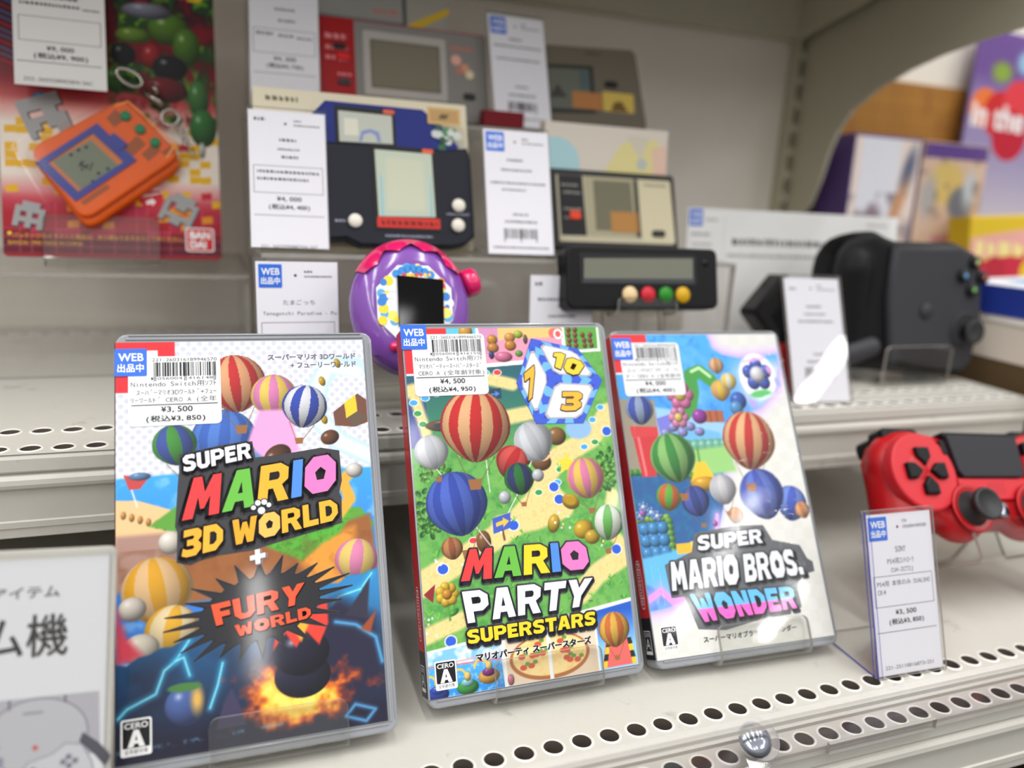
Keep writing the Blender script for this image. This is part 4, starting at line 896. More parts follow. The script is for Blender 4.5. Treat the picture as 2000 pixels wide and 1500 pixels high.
def fixtures():
    P = 13.14
    rows = [(61.5, -179.2), (35.6, -166.3), (302.5, -229.3)]
    shelf('display_shelf', 'upper cream steel shelf carrying the small handheld toys', 0, 0, -520, 452, 331, rows, P)
    shelf('display_shelf', 'lower cream steel shelf carrying the three game cases', -156.7, -UP, -520, 640, 331, [(-95.2, 92.04), (-121.1, 81.9), (302.5, -229.3)], P)
    b = B(); b.box(-900, -57.6, 332, 340, 62, 900); b.box(-56.4, 443, 332, 340, 62, 900); b.box(-58, -56, 335, 340, 62, 900); b.box(470, 1600, 332, 340, 62, 900); b.box(-900, 1600, 332, 340, -160, 62, mat=1)  # dark lower wall strip: the lower bay's shadow put into its colour
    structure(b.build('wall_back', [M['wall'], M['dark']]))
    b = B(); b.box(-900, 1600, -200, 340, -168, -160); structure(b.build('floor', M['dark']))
    # slotted post
    b = B(); b.box(443.5, 446, 318, 334, -160, 700); b.box(453, 456, 318, 334, -160, 700); b.box(463, 470, 318, 334, -160, 700); b.box(444, 470, 330, 331.5, -160, 700, mat=1); z = -150
    while z < 690:
        for x0, x1 in ((446, 453), (456, 463)): b.box(x0, x1, 318.6, 333, z, z+8)
        z += 22
    tag(b.build('slotted_post', [M['panel'], M['rim']]), 'cream upright post with a column of slots in the back corner', 'post')
    # curved side panel between the bays
    arc = [(320, 196), (300, 205), (284, 222), (275, 245), (268, 272), (260, 291), (246, 308), (220, 323), (190, 335), (160, 343), (132, 348.4), (91, 354), (40, 358), (-60, 361), (-60, 640), (320, 640)]
    b = B(); b.prism(arc, 0, 4, bev=.6)
    o = b.build('side_panel', M['panel']); o.matrix_world = Matrix(((0, 0, 1, 452*MM), (1, 0, 0, 0), (0, 1, 0, 0), (0, 0, 0, 1)))
    tag(o, 'grey-cream side panel with a curved lower edge at the bay end', 'panel')
    # shelf overhead
    t = thing('display_shelf', 'overhead shelf whose shaded underside closes the top of the bay', 'shelf'); b = B()
    b.box(-520, 448, 50, 331, 452, 460); b.box(-520, 448, 42, 50, 426, 462); b.build('deck', M['shelf'], t)
    b = B(); b.box(-520, 443, 312, 331, 374, 452); b.build('rear_rail', M['panel'], t)
    b = B(); b.prism([(160, 452), (312, 452), (312, 372), (290, 378), (230, 392), (164, 430)], 0, 3, bev=.5); o = b.build('bracket', M['panel'], t)
    o.matrix_local = Matrix(((0, 0, 1, 436*MM), (1, 0, 0, 0), (0, 1, 0, 0), (0, 0, 0, 1)))
    # front guard with its fixing stud
    t = thing('shelf_guard', 'clear plastic guard strip along the front edge of the lower shelf', 'guard')
    b = B(); b.plate(-520, 640, -131.5, -129.4, .3, 19.5); b.build('strip', [M['guard'], M['edge']], t)
    b = B(); b.box(-520, 640, -132.2, -128.8, 19.5, 24.4); b.build('top_rail', M['guardtop'], t, 'scratched, whitish top rail')
    b = B(); b.plate(-520, 640, -129.4, -115, .3, 2); b.build('foot', [M['guard'], M['edge']], t)
    b = B(); b.plate(150, 210, -133.4, -131.6, 1, 6); b.build('joint_strip', [M['guard'], M['edge']], t)
    t = thing('fixing_stud', 'chrome dome stud on a clear block at the front shelf edge', 'stud', pose(116.5, -137.2, 0, 0, .95))
    b = B(); b.lathe([(7.3, 0), (7.3, .7), (6.8, 1.5), (5.6, 2.4), (4, 3.1), (2, 3.5), (0, 3.6)], 0, 15, 1.5, 32); b.build('dome_cap', M['chrome'], t)
    b = B(); b.lathe([(8.6, 0), (8.6, 1.5), (0, 1.5)], 3, 15, 0, 32); b.build('clear_washer', M['guardtop'], t)
    b = B(); b.prism(rrect(-7, 1.5, 9, 12, 1), -4, 0, bev=.5); b.build('clear_block', [M['guard']], t)
    # risers
    def riser(label, x0, x1, steps):
        b = B()
        for (y0, y1, z0, z1) in steps:
            b.plate(x0, x1, y0, y0+2.5, z0, z1-2.5); b.plate(x0, x1, y0, y1, z1-2.5, z1)
            for xx in (x0, x1-2.5): b.plate(xx, xx+2.5, y0+2.6, y1, z0, z1-2.6)
        tag(b.build('acrylic_riser', [M['riser'], M['edge']]), label, 'display riser')
    riser('low clear riser under the orange carded toy', -420, -66, [(166.9, 300, UP+.3, 162.6)])
    riser('low clear riser step behind the round purple toy', -63, 234, [(88, 168, UP+.3, 184.5)])
    riser('tall clear riser step under the top row of games', -63, 212, [(168.5, 300, UP+.3, 262)])

# ------------------------------------------------------------------ price tags
def bars(b, rows, n, col=G(96, 94, 98)):
    """print too small to read: rows of short dashes"""
    rng = random.Random(int(sum(r[0]*7+r[2] for r in rows)))
    for (x0, x1, y, h) in rows:
        x = x0
        while x < x1:
            wd = rng.uniform(.5, 1.5)*h*.8; b.flat([(x, y), (min(x+wd, x1), y), (min(x+wd, x1), y+h*rng.uniform(.6, 1)), (x, y+h)], n, col); x += wd+h*.35
def price_tag(label, mat, wd=41, ht=80, web=True, price=None, taxed=None, texts=(), rows=(), box=(31, 46), rule=58.5, code=None, dot=True, holder='back', foot=True, depth=42, blue=False, bar=False, kind='matte'):
    t = thing('price_tag', label, 'price tag', mat, 'printed price tags'); h = wd/2; b = B()
    b.prism([(-h, .6), (h, .6), (h, ht), (-h, ht)], -.3, 0, G(228, 226, 233)); n = .05; x = -h
    T = lambda v: ht-v
    if dot: b.flat(circ(x+19.5, T(7), .75, 12), n, G(120, 44, 44) if blue else G(60, 60, 60))
    bars(b, [(x+24, x+38, T(8), 1.0), (x+24, x+28, T(5.6), 1.1)], n) if not blue else None
    if box:
        q = [(x+2.2, T(box[1])), (wd-h-2.2, T(box[1])), (wd-h-2.2, T(box[0])), (x+2.2, T(box[0]))]; b.stroke(q, .14, n, G(70, 70, 74))
    if rule: b.flat([(x+2, T(rule)-.15), (wd-h-2, T(rule)-.15), (wd-h-2, T(rule)+.15), (x+2, T(rule)+.15)], n, G(50, 50, 54))
    if price: b.text(price, x+wd*.34, x+wd*.66, T(50.8), T(47.9), n, INK, .02, True); b.text(taxed, x+wd*.235, x+wd*.765, T(55.6), T(52.2), n, INK, .02, True)
    for (s_, u0, u1, v0, v1) in texts: b.text(s_, x+u0, x+u1, T(v1), T(v0), n, G(40, 40, 44), .006, True)
    bars(b, [(x+a, x+c, T(v), hh) for a, c, v, hh in rows], n)
    if code: b.text(code, x+5, wd-h-6, T(76.6) if ht > 76 else 2.2, T(74.8) if ht > 76 else 4, n, G(50, 50, 54), 0, True)
    if bar: barcode(b, x+10, x+31, T(66), T(60), n, int(ht*9+wd))
    b.build('paper_card', M['paper'], t)
    if web: web_sticker(t, x+1.4, T(13.2), 11.4, 11.8, .1)
    if holder:
        b = B()
        if holder == 'front': b.plate(-h-.8, h+.8, 0, ht+2.2, .45, 1.5)
        b.plate(-h-.8, h+.8, 0, ht+2.2, -1.6, -.6)
        tl = math.asin(max(-1, min(1, mat.col[2][2])))
        if foot:
            c, s_ = math.cos(tl), math.sin(tl); o = len(b.v); b.plate(-h-.8, h+.8, 0, 1, -depth, -1.6)
            for i in range(o, len(b.v)): X, Y, Z = b.v[i]; b.v[i] = (X, Y*c-(Z+1.6)*s_, Z*c+Y*s_)
        b.build('clear_sleeve', [M['sleeve'], M['edge']], t)
        if blue:
            b = B(); b.box(-h-1.05, -h-.8, 0, ht+1.8, .8, 1.6); b.box(-h-1.05, -h-.8, 0, ht+1, -1.7, -1.3); b.box(-h+1.2, -h+1.5, 0, ht, 1.52, 1.6)
            o = len(b.v); b.box(-h-1.1, -h-.8, .5, 1.1, -42, -1.6)
            for i in range(o, len(b.v)): X, Y, Z = b.v[i]; b.v[i] = (X, Y*c-(Z+1.6)*s_, Z*c+Y*s_)
            b.build('blue_edging', M['blueedge'], t, 'blue edge line')
    return t
def tags():
    std = ((15, 26, 20, 1.6), (13, 29, 25, 1.4))
    price_tag('white price tag with blue edging leaning before the red controller', pose(234.6, -96.5, .6, -.045, .345), ht=80, price='¥3,500', taxed='(税込¥3,850)', code='221-25110816873r251', blue=True, holder='front',
              texts=[('SONY', 17, 23.6, 16.6, 19.6), ('PS4用ｺﾝﾄﾛｰﾗ', 11.4, 28, 22.4, 25.4), ('CUH-ZCT2J', 13.2, 27, 27.2, 30), ('PS4用 本体のみ DUALSHO', 4, 37.4, 33.2, 36.2), ('CK4', 4, 9, 37.6, 40), ('10r', 22.6, 26, 3.2, 5), ('10560041890280', 22.8, 38, 6.2, 8)])
    price_tag('white price tag in a glossy sleeve in front of the black gamepad', pose(280.5, 42, UP+.4, -.125, .41), ht=83, holder='front', web=False, bar=True, box=None, rule=None, rows=std+((4, 9, 8, 1.6), (8, 34, 30, 1.6), (17, 25, 52, 1.5), (12, 29, 57, 1.6)))
    price_tag('white price tag standing against the navy twin-screen game', pose(-47, 101, 185.5, -.036, .33), ht=77, depth=8, web=False, price='¥4,000', taxed='(税込¥4,400)', rows=((3, 9, 6, 2), (16, 25, 17, 1.8), (15, 27, 22, 1.2), (17, 26, 26.5, 1.6), (4, 37, 35, 1.6), (4, 31, 39, 1.6)), code='221-260209088704r26T')
    price_tag('white barcode tag with blue sticker beside the cream handheld game', pose(85.2, 92.6, 186, -.039, .34), ht=76, bar=True, box=None, rule=None, rows=((14, 24, 19, 1.6), (10, 30, 25, 1.4), (3, 38, 33, 1.4), (10, 25, 37, 1.2), (16, 26, 52, 1.4), (11, 31, 56.5, 1.6), (3, 38, 72, 1.2)))
    price_tag('white barcode tag with blue sticker beside the top grey game', pose(112.5, 172.5, 263.2, .037, .35), ht=78, depth=8, bar=True, box=None, rule=None, foot=True, rows=((14, 24, 17, 1.6), (3, 38, 22, 1.4), (4, 36, 31, 1.4), (16, 26, 50, 1.4), (11, 31, 56, 1.6), (3, 38, 72, 1.2)))
    price_tag('white price tag beside the red and silver game on the top step', pose(-42, 179, 263.5, -.06, .3), ht=80, web=False, price=' ¥4,300', taxed='(税込¥4,730)', rows=((15, 27, 19, 1.6), (17, 27, 26, 1.6), (4, 14, 35, 2), (17, 26, 35.4, 1.6), (28, 37, 36, 1.4)))
    price_tag('white WEB price tag left of the round purple toy', pose(-46.4, 58, UP+.4, .034, .15), ht=82, depth=26, texts=[('たまごっち', 13, 29, 19.4, 22), ('Tamagotchi Paradise - Pu', 3, 40, 25.4, 27.8)], price='¥9,000', taxed='(税込¥9,900)')
    price_tag('plain white price tag half behind the black four-button device', pose(108, 75, UP+.4, 0, .1), ht=75, web=False, foot=False, rows=((3, 8, 6, 2), (26, 36, 6, 1), (5, 36, 15, 1.8), (18, 23, 19, 1.4), (12, 30, 25, 1.6)))
    # large card behind the gamepad
    t = thing('shelf_sign', 'wide white sign card standing behind the black gamepad', 'sign', pose(339, 150, UP+.3, .007, .092)); b = B()
    b.prism([(-100, 0), (100, 0), (100, 117), (-100, 117)], -1, 0, G(234, 233, 231)); n = .08
    bars(b, [(-84, -74, 108, 1.6), (-96, -80, 97, 2.2), (-95, -78, 90, 1.4), (-95, -80, 84, 1.4), (-94, -74, 66, 2), (-90, -74, 62, 2), (68, 90, 109, 1.6)], n, G(140, 138, 140))
    bars(b, [(-60, 26, 91, 5)], n, G(96, 94, 96)); bars(b, [(-64, 30, 82, 2.4)], n, G(140, 138, 140)); b.flat(rrect(78, 86, 94, 100, 3), n, G(214, 60, 64)); b.flat([(-68, 4), (-67.6, 4), (-67.6, 112), (-68, 112)], n, G(200, 198, 198))
    b.build('printed_card', M['paper'], t); web_sticker(t, -98.5, 104, 11.4, 12, .1)
    b = B(); b.plate(-60, 60, -.2, 1, -40, -1.2); b.build('clear_foot', [M['clear'], M['edge']], t)
    # board at the lower left
    t = thing('shelf_sign', 'white framed board with black lettering and a grey console picture, lower left', 'sign', pose(-202, -100, 4.6, 0, .35, -.05)); b = B()
    b.prism([(-80, 1), (72.6, 1), (72.6, 98.6), (-80, 98.6)], -1, 0, G(226, 227, 233)); n = .06
    b.text('アイテム', 37.5, 57.6, 85.6, 89.4, n, G(90, 90, 96), .02); [b.text('ゲーム機', 10+dx, 60.4+dx, 66.2+dy, 80+dy, n+k*.01, G(40, 34, 36)) for k, (dx, dy) in enumerate(((-.22, 0), (.22, 0), (0, .2), (0, -.2)))]
    b.flat([(-40, 31), (71.4, 32.6), (70.6, 53), (-40, 53)], n, G(182, 180, 190)); cx, cy = 52.5, 40.5
    b.flat(circ(cx, cy, 15, 40, 12), n+.04, G(192, 192, 200)); b.stroke(circ(cx, cy, 15, 40, 12), .25, n+.05, G(140, 138, 152), True)
    b.flat(circ(52, 36.6, .9, 12), n+.08, G(206, 96, 100)); b.flat(rrect(48, 47.6, 54, 48.4, .3), n+.08, G(150, 148, 160)); b.flat([(43.6, 52.8), (44.4, 52.8), (44.4, 49.6), (43.6, 49.6)], n+.08, G(120, 118, 130)); b.flat([(60, 52.9), (60.8, 52.9), (60.8, 50.4), (60, 50.4)], n+.08, G(120, 118, 130))
    b.flat(rrect(38, 31.6, 43, 35, 1), n+.08, G(150, 148, 168)); b.flat(rrect(39.4, 37, 41.6, 39, .8), n+.08, G(150, 148, 168))
    pad = [(47, 14), (46, 26), (50, 32), (57, 34), (61, 37), (66, 36), (69, 30), (71, 20), (68, 14), (64, 24), (54, 24), (51, 14)]; b.flat(pad, n+.12, G(206, 206, 214)); b.stroke(pad, .2, n+.13, G(150, 150, 164))
    for q in ((51.5, 29.5), (62, 32.5), (64, 31), (60.4, 31), (62.2, 29.6)): b.flat(circ(q[0], q[1], 1, 12), n+.18, G(130, 130, 146))
    b.flat([(66, 40), (71, 36), (75, 31), (73, 28), (70, 32), (65, 37)], n+.16, G(80, 78, 92))
    b.build('printed_sheet', M['paper'], t)
    b = B(); b.plate(-82, 74.6, 0, 101.6, .3, 2); b.build('clear_cover', [M['clear'], M['edge']], t)
    b = B(); b.prism(rrect(-82, 0, 74.6, 101.6, 2.5), -4, -1.1, G(206, 203, 196)); b.build('backing_frame', M['matte'], t)
    b = B(); o = len(b.v); b.box(-60, 60, 0, 2, -50, -4.2); c, s_ = math.cos(.35), math.sin(.35)
    for i in range(o, len(b.v)): X, Y, Z = b.v[i]; b.v[i] = (X, Y*c-(Z+4.2)*s_-1, Z*c+Y*s_-1)
    b.build('stand_foot', M['clear'], t)

# ------------------------------------------------------------------ toys and games
def art_card():
    a = Art(-58, 6, 60.5, 182, .5, G(200, 44, 52))
    a.vgrad(100, G(150, 24, 34), 125, G(96, 16, 26)); a.vgrad(135, G(96, 16, 26), 165, G(40, 26, 40), a.Y > 135)
    a.mix(np.clip((108-a.Y)/16, 0, 1), G(214, 110, 104)); a.mix(np.clip((98-a.Y)/16, 0, 1), G(236, 224, 212)); a.mix(np.clip((52-a.Y)/16, 0, 1), G(206, 84, 96)); a.mix(np.clip((42-a.Y)/14, 0, 1), G(170, 18, 40)); a.mix(np.clip((22-a.Y)/9, 0, 1), G(100, 16, 38))
    # pixel squares
    rng = random.Random(12); q = 6.2
    for k in range(150):
        i, j = rng.randrange(-9, 10), rng.randrange(2, 16); y = 6+j*q*.8
        c = G(230, 176, 10) if rng.random() < .9 else G(196, 30, 60)
        if y < 100: a.poly([(i*q, y), (i*q+q, y+.6), (i*q+q, y+q*.8), (i*q, y+q*.8-.6)], c if y > 34 else (G(224, 140, 30) if rng.random() < .6 else G(176, 36, 70)), .2)
    a.mix((np.abs(((a.X)/q) % 1-.5) > .47)*(a.Y < 36)*.5, G(230, 120, 120)); a.mix((np.abs(((a.Y)/(q*.8)) % 1-.5) > .46)*(a.Y < 36)*.5, G(230, 120, 120))
    # leafy dark jungle above
    n = a.noise(9, 61); n2 = a.noise(4, 62); up = np.clip((a.Y-80)/10, 0, 1)*np.clip((a.X+2)/6, 0, 1)
    a.mix(up*np.clip((n-.42)*5, 0, 1), G(34, 66, 30)); a.mix(up*np.clip((n2-.5)*5, 0, 1)*np.clip((n-.4)*4, 0, 1), G(110, 160, 44)); a.mix(up*np.clip((.4-n)*6, 0, 1), G(120, 22, 32))
    for x, y, rx, ry, c in ((14, 140, 10, 5, (120, 160, 50)), (34, 146, 12, 10, (96, 142, 44)), (24, 128, 6, 8, (180, 40, 44)), (44, 136, 8, 12, (88, 136, 44)), (8, 128, 7, 7, (38, 38, 42)), (34, 122, 10, 8, (34, 34, 38)), (50, 104, 6, 12, (70, 130, 60)), (52, 86, 8, 12, (56, 128, 54)), (51, 72, 2, 5, (226, 224, 214)), (4, 112, 7, 8, (70, 128, 50)), (30, 108, 14, 8, (126, 26, 36)), (22, 156, 14, 5, (150, 150, 170))): a.ball(x, y, rx, ry, G(*c))
    for k in range(16): y = 116+k*3.6; a.line([(-56, y+2), (-46, y-2)], 1.2, G(60, 120, 170) if k % 3 else G(180, 40, 60), .4, k=.8)
    a.ball(-36, 97, 5, 4, G(60, 140, 206))
    return a
def pixel_icon(b, rows, x, y, s, n, rot, c0, c1):
    for dx, dy, nn, c in ((.8, -.8, n, c1), (0, 0, n+.05, c0)):
        for j, r in enumerate(rows):
            for i, ch in enumerate(r):
                if ch == '#':
                    b.flat(rotp([(x+dx+i*s, y+dy-j*s), (x+dx+i*s+s, y+dy-j*s), (x+dx+i*s+s, y+dy-j*s+s), (x+dx+i*s, y+dy-j*s+s)], rot, x, y), nn, c)
def carded_toy():
    mat = pose(-142, 180.9, 166.5, 0, .28); M2 = pose(-142, 180.9, 166.5, 0, .28)
    t = thing('carded_toy', 'red and yellow carded toy with an orange handheld in a clear blister, upper left', 'toy', mat)
    b = B(); b.prism(rrect(-58, 3.6, 60.2, 184, 2.5), -1, 0, G(150, 30, 40)); b.build('backing_card', M['box'], t)
    c = art_card().build('card_front', M['box'], t, .05); b = B(); gr, gd = G(160, 160, 160), G(40, 40, 44)
    for args in ((['######', '######', '#..##.', '######', '##.###', '#...##'], -49, 90, 3.9, .1, .38), (['.###.', '#####', '#.#.#', '#####', '#.#.#'], -51, 34, 3.1, .1, -.2), (['.####.', '######', '#.##.#', '#....#', '######', '#.##.#'], 31, 44, 3.2, .1, -.45)):
        b = B(); pixel_icon(b, *args, gr, gd); b.build('pixel_emblem', M['box'], c)
    b = B()
    b.flat(circ(20.6, 41.5, 7, 28), .3, G(206, 36, 52)); b.flat([(14, 43), (27, 46.5), (25, 47.2), (20.6, 48.5), (16, 47)], .34, WHITE); b.flat([(13.7, 41.5), (27.5, 45), (27, 44), (13.9, 40.2)], .34, WHITE); b.flat([(18, 39), (21, 40), (21, 41), (23.5, 38.6), (21.5, 36), (21.2, 37.4), (18.4, 36.6)], .34, WHITE)
    b.text('さがそう', 15.5, 26, 43.6, 45.2, .38, G(206, 36, 52), .03)
    b.build('round_sticker', M['box'], c); b = B()
    b.flat(rrect(39.6, 8.6, 56.2, 23.4, 1.6), .2, WHITE); b.flat(rrect(40.4, 9.4, 55.4, 22.6, 1.2), .25, G(214, 32, 40)); b.text('BAN', 42, 54, 16.4, 21.2, .3, WHITE, .06); b.text('DAI', 42, 51.6, 10.6, 15.4, .3, WHITE, .06)
    b.build('maker_mark', M['box'], c); b = B()
    ye = G(220, 170, 60); b.flat(circ(-54.6, 17, 1.1, 14), .1, G(250, 210, 40)); b.text('パッケージのイラストと商品は、多少異なりますのでご了承ください。', -53, 38.6, 14.4, 17.4, .1, ye, .01); b.text('BANDAI 1998 MADE IN CHINA', -55.4, -17, 10.6, 12.8, .1, ye, .01)
    b.build('fine_print', M['box'], c); b = B(); b.text('3', 45, 54, 165, 178, .1, G(236, 190, 40), .08); b.text('Ver.', 26, 43, 166, 176, .1, G(214, 110, 120), .06)
    b.build('card_title', M['box'], c)
    # device held at an angle in its bubble
    R_ = -.62; cx, cy = -1.5, 62
    dev = [(8.5, 97), (39.5, 65), (-14.4, 22.6), (-42, 63)]
    def rnd(q, r=.14):
        out = []
        for i in range(4):
            p, a_, c_ = np.array(q[i]), np.array(q[i-1]), np.array(q[(i+1) % 4])
            for k in range(6):
                f = k/5; s1 = p+(a_-p)*r; s2 = p+(c_-p)*r; out.append(tuple((1-f)**2*s1+2*f*(1-f)*p+f*f*s2))
        return out if area(out) > 0 else out[::-1]
    b = B(); b.prism(rnd(dev), .4, 12, bev=1.2, smooth=False); b.prism([(x+1.2, y-4.5) for x, y in rnd(dev)], .3, 8.5, bev=2, smooth=False); d = b.build('toy_body', M['orange'], t, 'see-through orange body')
    b = B(); fr = [(-5.9, 80.4), (14.6, 60), (-18.4, 34), (-38.3, 55)]; inn = [(-8.4, 74.6), (7.6, 58.6), (-16.8, 39.6), (-31.8, 55.6)]
    b.prism(fr[::-1], 12, 13, G(44, 52, 140), holes=[inn]); b.prism(rnd([(2.6, 75.4), (10.2, 69.2), (5, 64.4), (-1.5, 69.8)]), 12, 13.6, G(44, 52, 140)); b.build('blue_bezel', M['plast'], d)
    b = B(); b.prism(inn[::-1], 11.6, 12.2, G(196, 110, 50)); sc = [(-9.6, 70.4), (4.7, 56.2), (-15.4, 41.4), (-29.4, 56.6)]; b.flat(sc[::-1], 12.4, G(108, 116, 96))
    for k in range(26):
        rng = random.Random(k+3); u, v = rng.choice([(0, 0), (0, 1), (1, 0), (2, 0), (1, 2), (2, 3), (3, 2), (4, 3), (3, 4), (0, 3), (5, 2), (2, 2), (1, 1)]); px, py = -17+u*1.2+v*.55, 58-v*1.15+u*.5-2; b.flat(rotp([(px, py), (px+1.1, py), (px+1.1, py+1.1), (px, py+1.1)], -.5, px, py), 12.5, G(20, 24, 20))
    for q in ((-6, 51), (-1, 54), (-9, 46), (-12, 66), (-16, 64), (-20, 61)): b.flat(rotp(rrect(q[0]-.9, q[1]-.9, q[0]+.9, q[1]+.9, .3), .6, *q), 12.5, G(26, 30, 26))
    b.build('lcd_screen', M['plast'], d, 'grey-green display')
    b = B(); b.stroke([(4, 92), (11, 95), (36, 71), (31, 63)], .5, 12.1, G(255, 150, 60), False)
    b.build('button_outline', M['plast'], d); b = B(); br = G(150, 70, 10)
    for q in (((12, 62), (20, 70), (15, 75), (7, 66)), ((21, 60), (28, 67), (24, 71), (17, 64)), ((3, 79), (9, 84), (4, 90), (-1, 84)), ((30, 64), (36, 66), (33, 70), (28, 66)), ((-14, 32), (0, 43), (-2, 45), (-16, 34))): b.flat(q, 12.06, br)
    b.build('inner_works', M['plast'], d, 'brownish works seen through the body')
    for q in ((9.4, 86), (17, 78.7), (25, 71.3)):
        b = B(); b.lathe([(2.9, 0), (2.9, 1.4), (2.5, 2), (0, 2.1)], q[0], q[1], 12, 20, G(24, 130, 84)); b.build('button', M['plast'], d, 'round green button')
    # blister
    big = [(tuple(np.array(q)+(np.array(q)-np.array((cx, cy)))*.13)) for q in dev]; b = B(); P_ = rnd(big, .2); b.prism(P_, .3, 15.5, bev=4, smooth=True, back=False)
    edge = [(-33, 30), (-4, 6), (46, 62), (40, 112), (10, 120), (-10, 106), (-52, 68)]; b.stroke(edge, .25, .3, (1, 1, 1)); b.build('blister', M['blister'], t, 'clear plastic bubble')
    # chain and clip
    b = B(); lo = [(11 + 7*math.cos(k*math.pi/12)*(1.25 if math.cos(k*math.pi/12) < 0 else .9), 108+4.2*math.sin(k*math.pi/12), 7) for k in range(24)]
    b.tube([(x*math.cos(-.5)-(y-108)*math.sin(-.5)+3, 108+x*math.sin(-.5)+(y-108)*math.cos(-.5)+8, z) for x, y, z in lo], 1.1, 8, closed=True); b.tube([(20, 103, 7), (30, 96, 7)], [2, 2.2]); b.tube([(24, 109, 7), (27, 103, 7)], 1.4)
    b.tube([(33.5+5*math.cos(k*math.pi/10), 89+5*math.sin(k*math.pi/10), 7+1.2*math.cos(k*math.pi/10)) for k in range(20)], .8, 8, closed=True)
    for k in range(7):
        x, y = 38+k*1.25, 84-k*2.7; b.tube([(x+1.5*math.cos(q*math.pi/5), y+1.5*math.sin(q*math.pi/5)*(1 if k % 2 else .6), 6+(.9*math.sin(q*math.pi/5) if k % 2 else 0)) for q in range(10)], .45, 6, closed=True)
    b.build('clip_and_chain', M['steelwire'], t, 'nickel swivel clip on a short chain')
    # hanging price card
    b = B(); b.prism([(-46.5, 98.3), (.5, 98.3), (.5, 180), (-46.5, 180)], 16.2, 16.5, G(236, 233, 230)); n = 16.6
    b.stroke([(-43.6, 124), (-2, 124), (-2, 138), (-43.6, 138)], .15, n, G(80, 80, 84)); b.text('¥9,000', -30, -16, 118.6, 121.6, n, INK, .02, True); b.text('(税込¥9,900)', -36.5, -9, 113.6, 117.4, n, INK, .02, True); b.flat([(-45, 111.8), (-2, 111.8), (-2, 112.2), (-45, 112.2)], n, G(60, 60, 60)); b.text('252-26032800584r26C', -42, -7, 101, 103, n, G(60, 60, 64), 0, True)
    bars(b, [(-33, -13, 149, 1.8), (-43, -12, 144.6, 1.8), (-11, -2, 144, 1.2)], n); b.flat([(-40, 152.5), (-31, 152.5), (-31, 162), (-40, 162)], n, G(52, 100, 200)); b.build('price_card', M['paper'], t, 'white card with a ruled price')
    easel('display_easel', 'clear easel holding the orange carded toy', M2, 62, 28, 2.2, 80, -75, 'easels on the risers', 3, u0=-6, floor=162.6)

